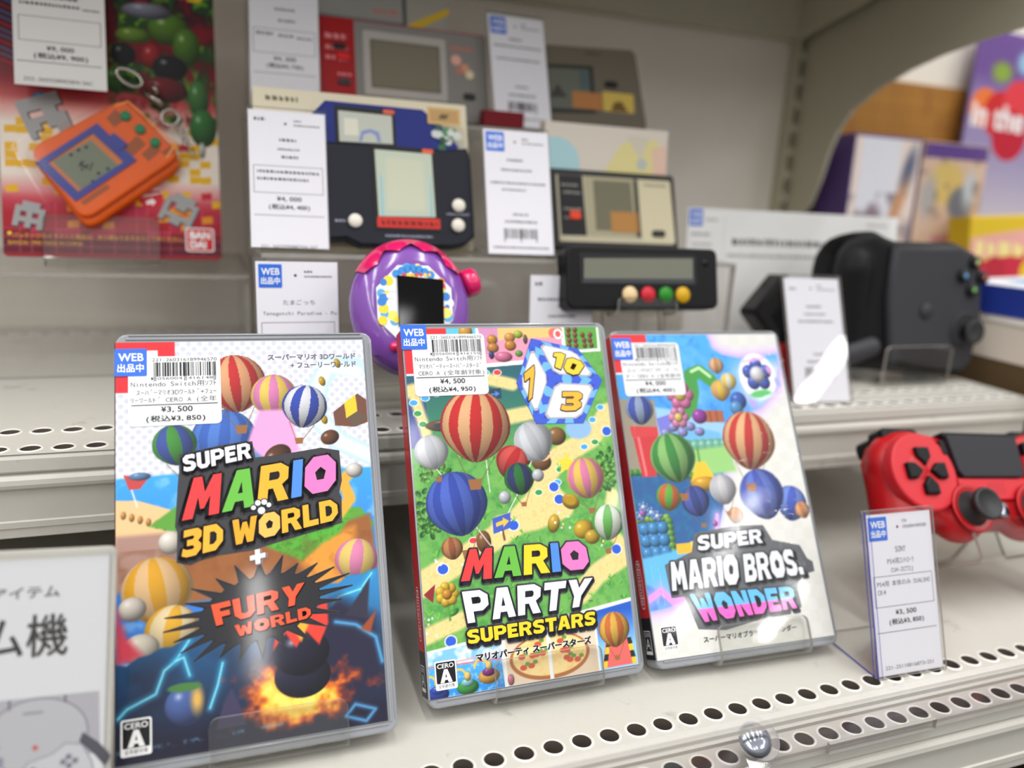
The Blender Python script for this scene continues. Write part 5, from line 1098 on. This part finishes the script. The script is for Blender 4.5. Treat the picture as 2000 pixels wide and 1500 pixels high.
def games():
    yb = 104
    # navy twin-screen game
    t = thing('handheld_game', 'navy and blue folding game with two screens and round cream buttons', 'handheld game', pose(0, yb, 187.5, 0, .33))
    nav, blu = G(6, 9, 28), G(8, 30, 118)
    b = B(); b.prism([(-34, 3), (-34, 57), (-26, 60), (44, 60), (58, 62), (60, 55), (60, 8), (54, 3.5), (46, 1.5), (-8, 1), (-16, 5)][::-1], -9, 0, nav, bev=1.2, smooth=False); b.build('lower_half', M['plast'], t)
    b = B(); b.prism([(-34, 57), (-34, 75), (-24, 86), (33, 85.5), (44, 77), (56, 62), (56, 57)][::-1], -14, -4.5, blu, bev=1.2); b.build('upper_half', M['plast'], t, 'brighter blue upper half')
    b = B(); b.prism([(-19, 60.6), (16, 61), (16, 83), (-19, 83)], -4.6, -4, INK); b.flat([(-17, 62), (14, 62.4), (14, 79.5), (-17, 80)], -3.9, G(186, 190, 178)); b.flat([(-6, 63), (-4, 69), (1, 70.5), (6, 69), (7, 63), (5, 63), (4, 67), (1, 68.4), (-3, 67), (-4, 63)], -3.85, G(130, 140, 190)); b.flat(rrect(-14, 66, -6, 76, .5), -3.86, G(214, 212, 196)); b.flat(rrect(9, 80.4, 15.6, 82.8, .8), -3.85, G(226, 92, 60)); b.build('upper_screen', M['plast'], t)
    b = B(); b.prism([(0, 10), (39, 10), (37.6, 59.6), (0, 59.6)], 0, .5, INK); b.flat([(2.6, 18), (36.2, 18.6), (35.6, 56.4), (2, 57)], .6, G(186, 196, 178)); b.flat([(4, 18.4), (6, 18.4), (5.6, 40), (4.2, 44)], .65, G(150, 190, 196)); b.flat([(33, 19), (35, 19), (34.6, 46), (33.6, 36)], .65, G(150, 186, 190)); b.flat([(8, 22), (30, 22), (30, 52), (8, 53)], .63, G(196, 200, 176)); b.flat(rrect(30, 56.6, 36.6, 59.2, .8), .65, G(226, 92, 60)); b.build('lower_screen', M['plast'], t)
    b = B(); b.prism(rrect(1.6, 11.6, 38.6, 17.6, .6), .5, .8, G(206, 46, 36)); bars(b, [(4, 37, 13, 3)], .85, G(120, 24, 20)); b.build('red_name_strip', M['plast'], t)
    for q in ((-11, 14.6), (50.4, 26), (49.4, 14)):
        b = B(); b.lathe([(4, 0), (4, 2), (3.4, 2.8), (0, 3)], q[0], q[1], 0, 24, G(232, 226, 214)); b.build('button', M['plast'], t, 'round cream button')
    for q in ((43, 57, 20.6, 1), (-22, -16, 14, 1.6)):
        b = B(); bars(b, [q], .1, G(150, 152, 170)); b.build('button_legend', M['plast'], t)
    b = B(); bars(b, [(6, 34, 6.4, 1.2)], .1, G(150, 152, 170)); b.build('maker_lettering', M['plast'], t); b = B(); b.flat(rrect(35.6, 76.6, 56, 87, .5), -3.8, G(206, 170, 110)); b.flat(rrect(37, 78, 54.6, 85.6, .4), -3.75, G(184, 146, 92)); b.flat([(42, 80), (44, 83), (49, 83), (47, 80)], -3.7, G(90, 84, 50)); b.build('sign_picture', M['plast'], t); b = B()
    for k in range(16):
        rng = random.Random(k+5); b.flat(circ(rng.uniform(38, 55), rng.uniform(60, 75), rng.uniform(1.5, 3), 10), -3.8+k*.01, rng.choice([G(50, 100, 70), G(200, 206, 200), G(80, 130, 90), G(40, 80, 60)]))
    b.build('leafy_picture', M['plast'], t)
    # its carton
    t = thing('game_carton', 'cream carton behind the navy twin-screen game', 'box', pose(0, yb+16, 185, 0, .33)); b = B(); b.prism(rrect(-63, .4, 64, 92.6, 1), -16, 0, G(226, 216, 190), bev=.6); b.build('carton', M['box'], t)
    b = B(); bars(b, [(-56, -38, 85, 3)], .06, G(120, 110, 84)); b.build('carton_lettering', M['box'], t); b = B(); b.flat([(40, 20), (62, 20), (62, 70), (40, 70)], .05, G(206, 204, 184)); b.build('carton_panel', M['box'], t); b = B(); 
    # red and silver game on the top step
    t = thing('handheld_game', 'silver game with a red left panel and wide dark screen, top step', 'handheld game', pose(0, 184, 263.5, 0, .3)); b = B()
    b.prism(rrect(-20, .6, 92, 62.5, 3), -9, 0, G(132, 128, 124), bev=1); b.build('body', M['plast'], t)
    b = B(); b.prism(rrect(-20, 1.2, 2.4, 62, 1), 0, .4, G(160, 10, 18)); bars(b, [(-16, -2, 48, 3.6), (-16, -2, 41, 2.6), (-16, -10, 34.6, 2.6), (-8, -2, 34, 2.6), (-9, 0, 24.6, 2)], .5, G(216, 130, 134)); b.build('red_panel', M['plast'], t)
    b = B(); b.prism(rrect(8, 14, 63, 56, 1.5), 0, .3, G(176, 170, 164)); b.prism(rrect(12.4, 19, 58.6, 50.6, .6), .3, .6, G(108, 102, 86)); b.flat([(14, 20.4), (57, 20.4), (57, 49), (14, 49)], .65, G(120, 114, 96)); b.build('screen', M['plast'], t)
    for q, c in (((-7.4, 43.4), (46, 30, 30)), ((-5, 36.8), (220, 30, 34)), ((-5, 20.6), (60, 58, 58)), ((78, 18.6), (44, 42, 42))):
        b = B(); b.prism(rrect(q[0]-4, q[1]-2, q[0]+4, q[1]+2, 1.6), .4, 1.8, G(*c), bev=.4); b.build('button', M['plast'], t)
    b = B(); bars(b, [(66, 82, 50, 2.4)], .1, G(206, 110, 100)); b.build('red_lettering', M['plast'], t); b = B()
    for x, y, r, c in ((70, 43, 3.6, (226, 170, 150)), (76, 38, 3, (214, 150, 120)), (72, 36, 2.6, (190, 120, 110)), (79, 34, 3, (226, 206, 170))): b.flat(circ(x, y, r, 14), .12, G(*c))
    b.build('round_picture', M['plast'], t); b = B(); b.flat([(-18, 61.4), (91, 61.2), (91, 62), (-18, 62)], .1, G(150, 60, 70)); b.build('red_edge_line', M['plast'], t)
    # cartons above and behind
    t = thing('game_carton', 'grey and red carton high behind the silver game', 'box', pose(0, 206, 262.5, 0, .3)); b = B(); b.prism(rrect(-20, .5, 42, 100, .8), -14, 0, G(160, 158, 152), bev=.5); b.build('carton', M['box'], t); b = B(); b.flat([(-20, 64), (42, 64), (42, 69), (-20, 69)], .06, G(120, 120, 116)); b.flat([(10, 88), (42, 88), (42, 94), (10, 94)], .06, G(200, 50, 46)); bars(b, [(20, 38, 74, 3)], .08, G(206, 120, 110)); b.flat([(40, 60), (42, 60), (42, 100), (40, 100)], .08, G(90, 92, 96)); b.build('carton_print', M['box'], t)
    t = thing('game_carton', 'pale carton with a yellow diagonal ribbon behind the silver game', 'box', pose(0, 206, 262.5, 0, .3)); b = B(); b.prism(rrect(42.6, .5, 73, 100, .8), -14, 0, G(170, 166, 156), bev=.5); b.build('carton', M['box'], t); b = B(); b.flat([(43, 62), (73, 79), (73, 84), (43, 68)], .06, G(226, 186, 40)); b.build('yellow_ribbon', M['box'], t)
    t = thing('game_carton', 'small dark red carton lying under the right end of the silver game', 'box', pose(98, 170, 262.4, 0, 0)); b = B(); b.prism(rrect(-15, .1, 13, 10.5, .8), -10, 0, G(120, 18, 30), bev=.5); b.build('carton', M['box'], t)
    t = thing('handheld_game', 'grey-brown game with a dark screen at the top right', 'handheld game', pose(0, 183, 263.5, 0, .3)); b = B(); b.prism([(120, .5), (212, 3), (213, 12), (207, 62), (204, 65.4), (120, 61)], -9, 0, G(104, 96, 82), bev=1.4); b.build('body', M['plast'], t)
    b = B(); b.prism([(130, 13), (172, 15.6), (171, 49.5), (130, 47)], 0, .5, G(40, 42, 40)); b.flat([(130, 16), (168.6, 18), (168, 46.6), (130, 44.6)], .55, G(98, 102, 90)); b.flat([(136, 24), (143, 34), (150, 25)], .6, G(60, 58, 56)); b.flat(rrect(160, 32, 168, 45, 1), .6, G(78, 92, 94)); b.build('screen', M['plast'], t)
    b = B(); b.prism(rrect(180, 35.4, 190, 39.6, 1.8), 0, 1.6, G(24, 22, 22), bev=.4); b.build('button', M['plast'], t)
    b = B(); b.prism(rrect(178, 18, 203, 32, .6), 0, .25, G(206, 176, 80)); b.flat([(184, 18.4), (198, 18.6), (193, 26), (187, 25)], .3, G(110, 80, 30)); b.flat(rrect(154, 18, 177, 30, .6), .6, G(176, 116, 60)); b.build('yellow_picture', M['plast'], t); b = B(); bars(b, [(166, 178, 58, 1.6)], .1, G(60, 56, 50)); b.build('small_lettering', M['plast'], t); b = B(); b.flat([(122, 2), (211, 4), (211.4, 7), (122, 5)], .1, G(150, 130, 122)); b.build('lower_band', M['plast'], t)
    # cream and black game with its pastel carton
    t = thing('handheld_game', 'black-edged game with a cream right panel beside the barcode tag', 'handheld game', pose(0, 131, 187.5, 0, .33)); b = B(); b.prism(rrect(121, .8, 217, 54, 3), -10, 0, G(34, 33, 32), bev=1); b.build('body', M['plast'], t)
    b = B(); b.prism(rrect(126.6, 4.8, 213, 49.6, 1), 0, .4, G(190, 182, 156)); b.build('front_plate', M['plast'], t, 'cream front plate'); b = B(); b.prism([(128, 9), (146.4, 9), (145.6, 49.4), (128, 49.4)], .4, .7, INK); bars(b, [(130, 142, 42, 1.6), (131, 144, 37, 1.6), (131, 144, 26, 1.4), (131, 136, 20, 1.4)], .75, G(150, 146, 140)); b.build('black_panel', M['plast'], t)
    b = B(); b.prism([(147, 9), (187, 9), (185.6, 49.4), (147, 49.4)], .4, .6, G(168, 160, 132)); b.prism([(153.6, 13), (182.6, 13), (181.6, 47), (153.6, 47)], .6, .9, G(110, 106, 84)); b.flat([(165, 12), (186, 12), (186, 26), (165, 26)], .95, G(176, 124, 60)); b.flat([(184, 9), (187.4, 9), (187, 49), (184, 49)], .95, G(60, 56, 48)); b.build('screen', M['plast'], t)
    for q, c, rr in (((138.5, 22.4), (226, 66, 34), (4, 3)), ((201, 12), (40, 36, 34), (5, 2.2))):
        b = B(); b.prism(rrect(q[0]-rr[0], q[1]-rr[1], q[0]+rr[0], q[1]+rr[1], 1.8), .4, 2, G(*c), bev=.4); b.build('button', M['plast'], t)
    b = B(); b.flat([(188.4, 6), (214, 6), (213, 49), (188, 49)], .5, G(206, 196, 164)); bars(b, [(192, 210, 45, 1.8)], .55, G(110, 104, 84)); b.build('cream_panel', M['plast'], t)
    t = thing('game_carton', 'pastel carton with yellow, pink and pale blue patches', 'box', pose(0, 146.5, 185, 0, .1)); b = B(); b.prism(rrect(120, .4, 213, 83.5, .8), -9, 0, G(222, 212, 200), bev=.5); b.build('carton', M['box'], t); b = B(); b.flat(circ(128, 56, 18, 30), .06, G(176, 214, 220)); b.flat([(162, 50), (205, 50), (206, 76), (190, 78), (176, 72)], .07, G(226, 214, 150)); b.flat([(203, 50), (212, 50), (212, 74), (200, 70)], .08, G(232, 196, 176)); b.flat([(180, 78), (192, 62), (198, 78)], .09, G(214, 206, 186)); b.flat(circ(193, 60, 4, 14), .1, G(190, 196, 190)); b.build('carton_print', M['box'], t)

def round_toy():
    t = thing('virtual_pet_toy', 'round purple egg-shaped toy with a magenta cap and dial', 'toy', pose(-3, 33.2, 136, 0, .36)); mat = pose(-3, 33.2, 136, 0, .36)
    cx, cy = 11, 30
    def egg(k): return [(cx+31.5*k*math.cos(a), cy+(35 if math.sin(a) > 0 else 37)*k*math.sin(a)) for a in [2*math.pi*i/48 for i in range(48)]]
    prof = [(0, -1), (.55, -.95), (.85, -.7), (.97, -.35), (1, 0), (.97, .35), (.86, .66), (.7, .82), (.62, .86)]
    v = []; n = 48
    for r, h in prof: v += [(cx+(x-cx)*r, cy+(y-cy)*r, h*12-6) for x, y in egg(1)]
    b = B(); b.add(v, [(k*n+i, k*n+(i+1) % n, (k+1)*n+(i+1) % n, (k+1)*n+i) for k in range(len(prof)-1) for i in range(n)]+[tuple((len(prof)-1)*n+i for i in range(n))], mat=0, smooth=True); body = b.build('shell', M['purple'], t, 'glittery purple shell')
    # cap with a zig-zag rim
    b = B(); v = []; seg = 40
    for i in range(seg+1):
        a = math.radians(30+120*i/seg); zz = .09*abs(((i/5) % 2)-1); row = []
        for r, h in ((1.015, -.3), (1.02, 0), (.99, .36), (.88, .68), (.80+zz, .78)): v.append((cx+31.5*r*math.cos(a), cy+35*r*math.sin(a)+.2, h*12-5.8))
    b.add(v, [(i*5+k, (i+1)*5+k, (i+1)*5+k+1, i*5+k+1) for i in range(seg) for k in range(4)], smooth=True); b.build('zigzag_cap', M['magenta'], t, 'magenta cap')
    b = B(); oct_ = [(cx+21*math.cos(math.radians(22.5+45*k)), cy-.5+21.5*math.sin(math.radians(22.5+45*k))) for k in range(8)]; b.prism(oct_, 4.2, 5.2, G(232, 232, 236))
    rng = random.Random(9)
    for k in range(60):
        a = rng.uniform(0, 6.28); r = rng.uniform(13, 19.2); c = rng.choice([G(60, 130, 206), G(250, 214, 60), G(226, 70, 90), (.95, .95, .97), G(90, 170, 220), G(236, 150, 60), G(250, 226, 110), (.93, .93, .95)]); b.flat(circ(cx+r*math.cos(a), cy-.5+r*math.sin(a), rng.uniform(1.2, 2.8), 12), 5.25+k*.004, c)
    for k in range(7): b.flat(circ(2+k*3, 45+3*math.sin(k*.55), 2, 12), 5.55, G(60, 140, 214)); b.flat(circ(6+k*2.2, 44.5, .9, 10), 5.6, [G(226, 60, 60), G(250, 214, 60), G(250, 190, 60), G(226, 70, 90)][k % 4])
    b.text('TAM', 1.5, 8, 11, 13.2, 5.6, G(60, 60, 70), .03); b.build('face_plate', M['plast'], t, 'eight-sided printed surround')
    b = B(); b.prism([(2, 18), (25.2, 16.2), (26.2, 42), (2.4, 44)], 5.2, 6.4, bev=.3); b.build('screen', M['screen'], t, 'black screen')
    b = B(); b.lathe([(7.2, 0), (7.6, 1.5), (7.6, 6), (6.8, 7.4), (0, 7.6)], 0, 0, 0, 28); o = b.build('dial', M['magenta'], t, 'magenta winding dial'); o.matrix_local = Matrix.Translation(Vector((40.5, 42, -6))*MM) @ Matrix.Rotation(.35, 4, 'Z') @ Matrix.Rotation(math.pi/2, 4, 'Y')
    for q in ((-.5, 8), (11, 2.5), (23, 7)):
        b = B(); b.lathe([(2.6, -3), (2.6, 0), (2, 1.2), (0, 1.5)], q[0], q[1], 4.5, 18); b.build('button', M['magenta'], t)
    easel('display_easel', 'clear easel holding the round purple toy', pose(8, 33.5, 128, 0, .36), 46, 12, 22, 50, -46, 'easels on the upper shelf', 3, floor=UP)

def four_button():
    mat = pose(152, 64, 146, 0, .25); t = thing('remote_display', 'black bar-shaped device with a grey display and four coloured buttons', 'electronic device', mat)
    b = B(); b.prism(rrect(-46, 12.4, 58, 50, 4.5), -13, 0, bev=1.5); b.build('body', M['black'], t)
    b = B(); b.prism(rrect(-38, 27, 42, 45.6, 1), 0, .4, G(20, 20, 22)); b.prism([(-35.4, 30.4), (39.2, 31), (39.4, 43.6), (-35, 42.2)], .4, .6, G(112, 114, 100)); b.flat([(-36, 28), (40, 28.4), (40, 30.8), (-36, 30.2)], .5, G(58, 60, 66)); b.build('display', M['plast'], t)
    for x, c in ((-5.4, (226, 196, 150)), (7, (196, 30, 46)), (19.4, (36, 130, 30)), (31.4, (206, 160, 20))):
        b = B(); b.lathe([(5, 0), (5, 1.2), (4.4, 2), (0, 2.3)], x, 21, 0, 24, G(*c)); b.build('button', M['plast'], t)
    b = B(); b.lathe([(2.4, 0), (2.4, .3), (0, .3)], 49, 41.3, 0, 18, G(16, 16, 18)); b.build('sensor_window', M['plast'], t)
    easel('display_easel', 'clear easel holding the black four-button device', pose(158, 67, 156.6, 0, .25), 40, 8, 13.2, 22, -19, 'easels on the upper shelf', 3, floor=UP)
    # tall foot block that lifts the easel line
    t = thing('gadget_block', 'black faceted gadget half hidden behind the glossy price tag', 'electronic device', pose(303, 108, 122, .1, .1, .78)); b = B(); b.prism(rrect(-6, 4, 34, 44, 4), -16, 0, bev=2); b.build('body', M['glossblack'], t)
    b = B(); b.prism(rrect(4, 10, 26, 30, 2), 0, .6, bev=.2); b.build('label_recess', M['black'], t)
    t = thing('small_carton', 'dark red carton lying behind the glossy price tag', 'box', pose(262, 66, UP+.2, -.12, .02)); b = B(); b.prism(rrect(-26, 0, 44, 32, .6), -16, 0, G(150, 20, 30), bev=.5); b.build('carton', M['box'], t); b = B(); b.flat([(-24, 2), (-16, 2), (-16, 30), (-24, 30)], .06, G(40, 22, 26)); b.build('carton_print', M['box'], t)

def dark_gamepad():
    mat = pose(376, 75, 116.5, 0, .12); t = thing('game_controller', 'large charcoal gamepad on a clear easel, upper shelf right', 'game controller', mat)
    out = [(-61, 62), (-57, 78.7), (-49, 88), (-38.4, 92), (-23.9, 94.9), (-15.5, 91.2), (-3.9, 88), (35.6, 88), (51.4, 89), (67, 84), (76, 75.9), (80.1, 49.5), (81.7, 31.5), (75, -6), (67.6, -13), (45, -12), (19.4, -9), (-17.6, -5), (-50, -3), (-55, 4.9), (-57, 30)]
    out = out[::-1]
    o = organic([solid(out, -30, -6, 4), capsule((-37, 14, -22), (-38, 68, -22), 17, 21), capsule((62, 4, -20), (62, 70, -20), 15, 16)], 1.8, 14, 'body', M['black'], t)
    b = B(); face = [(-10, 84), (36, 85), (52, 85.6), (66, 81), (73, 74), (77, 49), (78, 31), (72, -2), (64, -7), (44, -6), (20, -3), (-8, 2), (-11, 30), (-13, 49)][::-1]; b.prism(face, -10, -1.5, bev=3, smooth=True); b.build('face_plate', M['graphite'], t, 'smooth graphite face')
    for q, c in (((65.2, 73.6), (196, 190, 110)), ((54.6, 63.6), (100, 150, 200)), ((74, 62.8), (190, 80, 74)), ((64.4, 53.4), (120, 180, 90))):
        b = B(); b.lathe([(5, 0), (5, 2.2), (4.2, 3.2), (0, 3.6)], q[0], q[1], -1.5, 22, G(24, 24, 26)); b.lathe([(1.9, 0), (1.9, .12), (0, .14)], q[0], q[1], 2.0, 14, G(*c)); b.build('button', M['plast'], t)
    b = B(); b.lathe([(14, 0), (13, 1.4), (11.5, .4)], 61.5, 24, -1.5, 30); b.build('stick_well', M['graphite'], t); b = B(); b.lathe([(5, 0), (5, 6), (8.8, 8), (9.2, 9.6), (8.6, 10.6), (6, 9.6), (0, 9)], 61.5, 23, -2, 30); b.build('thumbstick', M['rubber'], t)
    o = organic([capsule((-46, 6, -10), (-22, 12, -8), 9, 8)], 1.4, 8, 'bumper', M['graphite'], t)
    b = B(); b.lathe([(6, 0), (5.6, 1), (0, 1.2)], 22, 38, -1.4, 26); b.build('home_button', M['graphite'], t)
    easel('display_easel', 'clear easel holding the charcoal gamepad', pose(386, 71, 103.6, 0, .02), 62, 27, 46, 40, -64, 'easels on the upper shelf', 4, floor=UP)

def red_gamepad():
    R_ = Matrix.Translation(Vector((PADX, PADY, PADZ))*MM) @ Matrix.Rotation(PADYAW, 4, 'Z') @ Matrix.Rotation(math.pi/2-PADT, 4, 'X') @ Matrix.Rotation(PADR, 4, 'Z') @ Matrix.Scale(.92, 4)
    t = thing('game_controller', 'red wireless controller with black buttons on the lower shelf', 'game controller', R_)
    core = [(-52, 50), (-66, 46), (-74, 34), (-74, 8), (-40, -12), (40, -12), (74, 8), (74, 34), (66, 46), (52, 50), (30, 46), (-30, 46)][::-1]
    core = core[::-1] if area(core) < 0 else core
    S_ = [solid(core, -30, -3, 5)]
    for s in (-1, 1):
        S_ += [capsule((s*58, 24, -17), (s*70, -48, -24), 20, 13), ellipsoid(s*54, 30, -15, 25, 22, 15), ellipsoid(s*26, -4, -12, 18, 18, 15)]
    o = organic(S_, 1.5, 9, 'body', M['red'], t)
    for s in (-1, 1):
        b = B(); b.prism(circ(s*54, 20.5, 24.5, 40, 25), -6, 1.2, bev=1.6, smooth=True); b.build('button_plate', M['redface_lit'], t)
    b = B(); tp = [(-29, 44.5), (29, 44.5), (27, 21), (24, 17), (-24, 17), (-27, 21)][::-1]; b.prism(tp if area(tp) > 0 else tp[::-1], -4, 1.4, bev=.8); b.build('touchpad', M['touch'], t)
    b = B(); b.box(-31, 31, 44, 46.5, -12, .4); b.build('light_bar', M['black'], t)
    b = B(); b.prism([(-28, 16.5), (28, 16.5), (30, 3), (-30, 3)][::-1], -6, -.4, bev=.5); b.build('centre_panel', M['redface_lit'], t)
    # direction buttons: four shield shapes pointing inwards
    for k in range(4):
        sh = [(-4.6, 15), (4.6, 15), (5.2, 13.6), (5, 8.6), (0, 3.2), (-5, 8.6), (-5.2, 13.6)]; p = [(x-54, y+20.5) for x, y in rotp(sh, k*math.pi/2)]
        b = B(); b.prism(p if area(p) > 0 else p[::-1], 1, 4.2, bev=1.2); b.build('direction_button', M['black'], t)
    for k, c in enumerate(((60, 170, 130), (220, 120, 160), (110, 140, 210), (220, 90, 90))):
        a = math.pi/2+k*math.pi/2; x, y = 54+13*math.cos(a), 20.5+13*math.sin(a); b = B(); b.lathe([(5.2, 0), (5.2, 2.6), (4.6, 3.4), (0, 3.6)], x, y, 1, 24, G(26, 26, 28)); b.lathe([(2.6, 0), (2.6, .1), (0, .1)], x, y, 4.5, 4 if k in (1,) else 20, G(*c)); b.build('action_button', M['plast'], t)
    for s, nm in ((-1, 'share_button'), (1, 'options_button')):
        b = B(); b.prism([(x+s*34.5, y+36) for x, y in rotp(rrect(-2, -5, 2, 5, 1.9), -s*.12)], -2, 1.8, bev=.5); b.build(nm, M['black'], t)
    for s in (-1, 1):
        b = B(); b.lathe([(15.5, 0), (14.8, 1.6), (13, .4)], s*26, -3, 1.2, 36); b.build('stick_collar', M['red'], t)
        b = B(); b.lathe([(11.5, -2), (11, 1), (6.5, 4), (6.5, 8), (9.6, 10), (10.2, 12), (9.6, 13.4), (8.2, 13.6), (7.6, 12.8), (0, 12.4)], s*26, -3, 1, 36); b.build('thumbstick', M['rubber'], t, 'black stick with a rimmed top')
        b = B(); b.prism(rrect(s*54-15, 40, s*54+15, 53, 5), -22, -9, bev=3, smooth=True); b.build('shoulder_button', M['black'], t)
        b = B(); b.prism(rrect(s*54-12, 38, s*54+12, 51, 5), -38, -23, bev=4, smooth=True); b.build('trigger', M['black'], t)
    b = B(); b.lathe([(5, 0), (5, 1), (4.2, 1.5), (0, 1.6)], 0, -4, -.6, 24); b.build('home_button', M['chrome'], t)
    b = B()
    for i in range(5):
        for j in range(4): b.flat(circ(-6+i*3+(j % 2)*1.2, 7+j*2, .6, 8), .12-.45, G(120, 12, 20))
    b.build('speaker_holes', M['matte'], t)

def neighbours():
    # goods in the next bay
    def carton(label, x, y, z, wd, ht, dp, col, tilt=.03, yaw=0):
        t = thing('goods_carton', label, 'box', pose(x, y, z, yaw, tilt)); b = B(); b.prism([(0, 0), (wd, 0), (wd, ht), (0, ht)], -dp, 0, col, bev=.8); b.build('carton', M['box'], t); return t
    t = carton('purple-edged carton with a white and peach front, next bay left', 466, 248, 128, 82, 161, 40, G(92, 70, 130)); a = Art(2, 2, 80, 159, 1.2, G(232, 214, 204)); n = a.noise(14, 71); a.mix(np.clip((a.X-8)/4, 0, 1)*np.clip((a.Y-70)/10, 0, 1)*np.clip((60-a.X)/6, 0, 1), G(224, 224, 232)); a.mix(np.clip((n-.55)*6, 0, 1)*(a.Y < 110)*.7, G(120, 108, 116)); a.ell(68, 130, 7, 22, G(96, 104, 128), -.2, 3); a.ell(60, 96, 6, 26, G(206, 150, 110), -.3, 3); a.ell(32, 84, 10, 14, G(140, 120, 130), 0, 4); a.ell(36, 62, 8, 8, G(230, 180, 200), 0, 4); a.build('front_print', M['box'], t, .05)
    t = carton('carton with a purple top band and yellow picture, next bay middle', 550, 248, 128, 84, 160, 40, G(196, 170, 160)); a = Art(1, 1, 83, 159, 1.2, G(214, 184, 160)); a.mix(a.Y > 145, G(96, 66, 140)); n = a.noise(12, 73); a.ell(34, 122, 22, 20, G(214, 186, 110), 0, 4); a.ell(56, 104, 16, 16, G(110, 112, 124), .4, 4); a.ell(14, 108, 10, 20, G(176, 170, 170), 0, 4); a.ell(66, 118, 8, 16, G(190, 200, 214), 0, 4); a.mix(np.clip((n-.58)*6, 0, 1)*.5, G(120, 100, 90)); a.mix((a.Y < 74)*(a.X > 26), G(206, 150, 146)); a.mix((a.Y < 66)*(a.X < 12), G(206, 60, 60)); a.mix((a.Y < 30), G(200, 170, 160)); a.build('front_print', M['box'], t, .05)
    carton('dark mauve carton end beside the corner post, next bay', 478, 292, 128, 20, 160, 30, G(112, 98, 106))
    t = carton('brown wicker-patterned carton behind the purple-edged ones', 500, 325, 150, 176, 200, 8, G(150, 104, 44), .0); a = Art(1, 1, 175, 199, 1.6, G(166, 116, 50)); a.mix((np.abs((a.X/9) % 1-.5) > .4)*.5, G(200, 146, 60)); a.mix((np.abs((a.Y/7) % 1-.5) > .4)*.5, G(130, 84, 36)); a.mix(np.clip((a.noise(20, 75)-.5)*3, 0, 1)*.5, G(134, 84, 40)); a.build('front_print', M['box'], t, .05)
    t = thing('goods_poster', 'purple panel with red rounded lettering, far right', 'poster', pose(652, 300, 150, 0, .06, -.05)); b = B(); b.prism([(0, 0), (150, 0), (150, 262), (0, 262)], -3, 0, G(120, 96, 150)); b.build('panel', M['box'], t)
    a = Art(1, 1, 149, 261, 1.6, G(170, 160, 190)); a.vgrad(60, G(206, 200, 206), 150, G(150, 138, 178)); a.mix(np.clip((a.Y-190)/30, 0, 1), G(112, 80, 150)); a.ell(40, 222, 14, 10, G(140, 170, 60), 0, 4); a.ell(74, 236, 14, 12, G(150, 196, 220), 0, 4); a.build('panel_print', M['box'], t, .05)
    b = B(); b.flat(circ(22, 184, 20, 26), .1, G(236, 120, 50)); b.flat(circ(46, 180, 24, 26), .12, G(206, 36, 40)); b.flat(circ(66, 160, 26, 26), .14, G(190, 26, 50)); b.flat(circ(70, 196, 22, 26), .13, G(226, 60, 70)); b.text('in the', 6, 84, 164, 190, .2, G(238, 226, 226), .05); b.build('red_lettering', M['box'], t)
    t = thing('snack_packet', 'yellow and red printed packet at the far right', 'packet', pose(585, 200, 118, 0, .12)); b = B(); b.prism([(0, 0), (92, 0), (92, 110), (-6, 104)], -24, 0, G(226, 190, 40), bev=2); b.build('packet', M['box'], t); b = B(); b.flat([(-3, 62), (91, 78), (91, 98), (-3, 84)], .06, G(236, 170, 160)); b.flat([(0, 40), (90, 40), (91, 76), (-2, 60)], .07, G(206, 44, 66)); bars(b, [(4, 84, 68, 14)], .1, G(246, 226, 150)); b.flat(circ(30, 54, 14, 20), .12, G(190, 40, 60)); b.flat(circ(80, 52, 16, 20), .12, G(236, 196, 40)); b.build('packet_print', M['box'], t)
    # tray at the shelf end
    t = thing('shelf_tray', 'cream tray with a brown lower half at the right end of the shelf', 'tray', pose(470, 10, 96, 0, 0)); b = B()
    b.box(0, 2, 22, 52, -96, 40, G(226, 214, 200)); b.box(2, 150, 22, 52, -96, -94, G(226, 214, 200)); b.box(2, 150, 22, 24, -94, 40, G(226, 214, 200)); b.box(-1, 3, 50, 53.5, -96, 40, G(238, 234, 226)); b.build('tray_wall', M['box'], t)
    b = B(); b.box(.4, 150, 0, 22, -95, 40, G(96, 76, 52)); b.build('tray_base', M['box'], t, 'brown lower half')
    t = thing('goods_carton', 'flat blue and white carton on the cream tray, far right', 'box', pose(480, 40, 151, .25, 0)); b = B(); b.prism([(0, 0), (140, 0), (140, 22), (0, 22)], -80, 0, G(30, 52, 140), bev=.6); b.build('carton', M['box'], t); b = B(); b.box(1, 139, 22, 22.4, -79, -1, G(226, 228, 236)); b.box(40, 139, 22.4, 22.5, -60, -20, G(110, 170, 214)); b.build('carton_top', M['box'], t, 'white printed top')
PADX, PADY, PADZ, PADYAW, PADT, PADR = 334, -52, 64.5, -.015, .649, -.075

fixtures(); tags(); cases(); carded_toy(); games(); round_toy(); four_button(); dark_gamepad(); red_gamepad(); neighbours()
easel('display_easel', 'clear easel holding the red controller on the lower shelf', Matrix.Translation(Vector((336, -67, 40))*MM) @ Matrix.Rotation(math.pi/2-.62, 4, 'X'), 62, 20, 34, 22, -74, 'easels in the front row', 6)
bpy.data.objects.remove(_to); bpy.data.curves.remove(_tc)
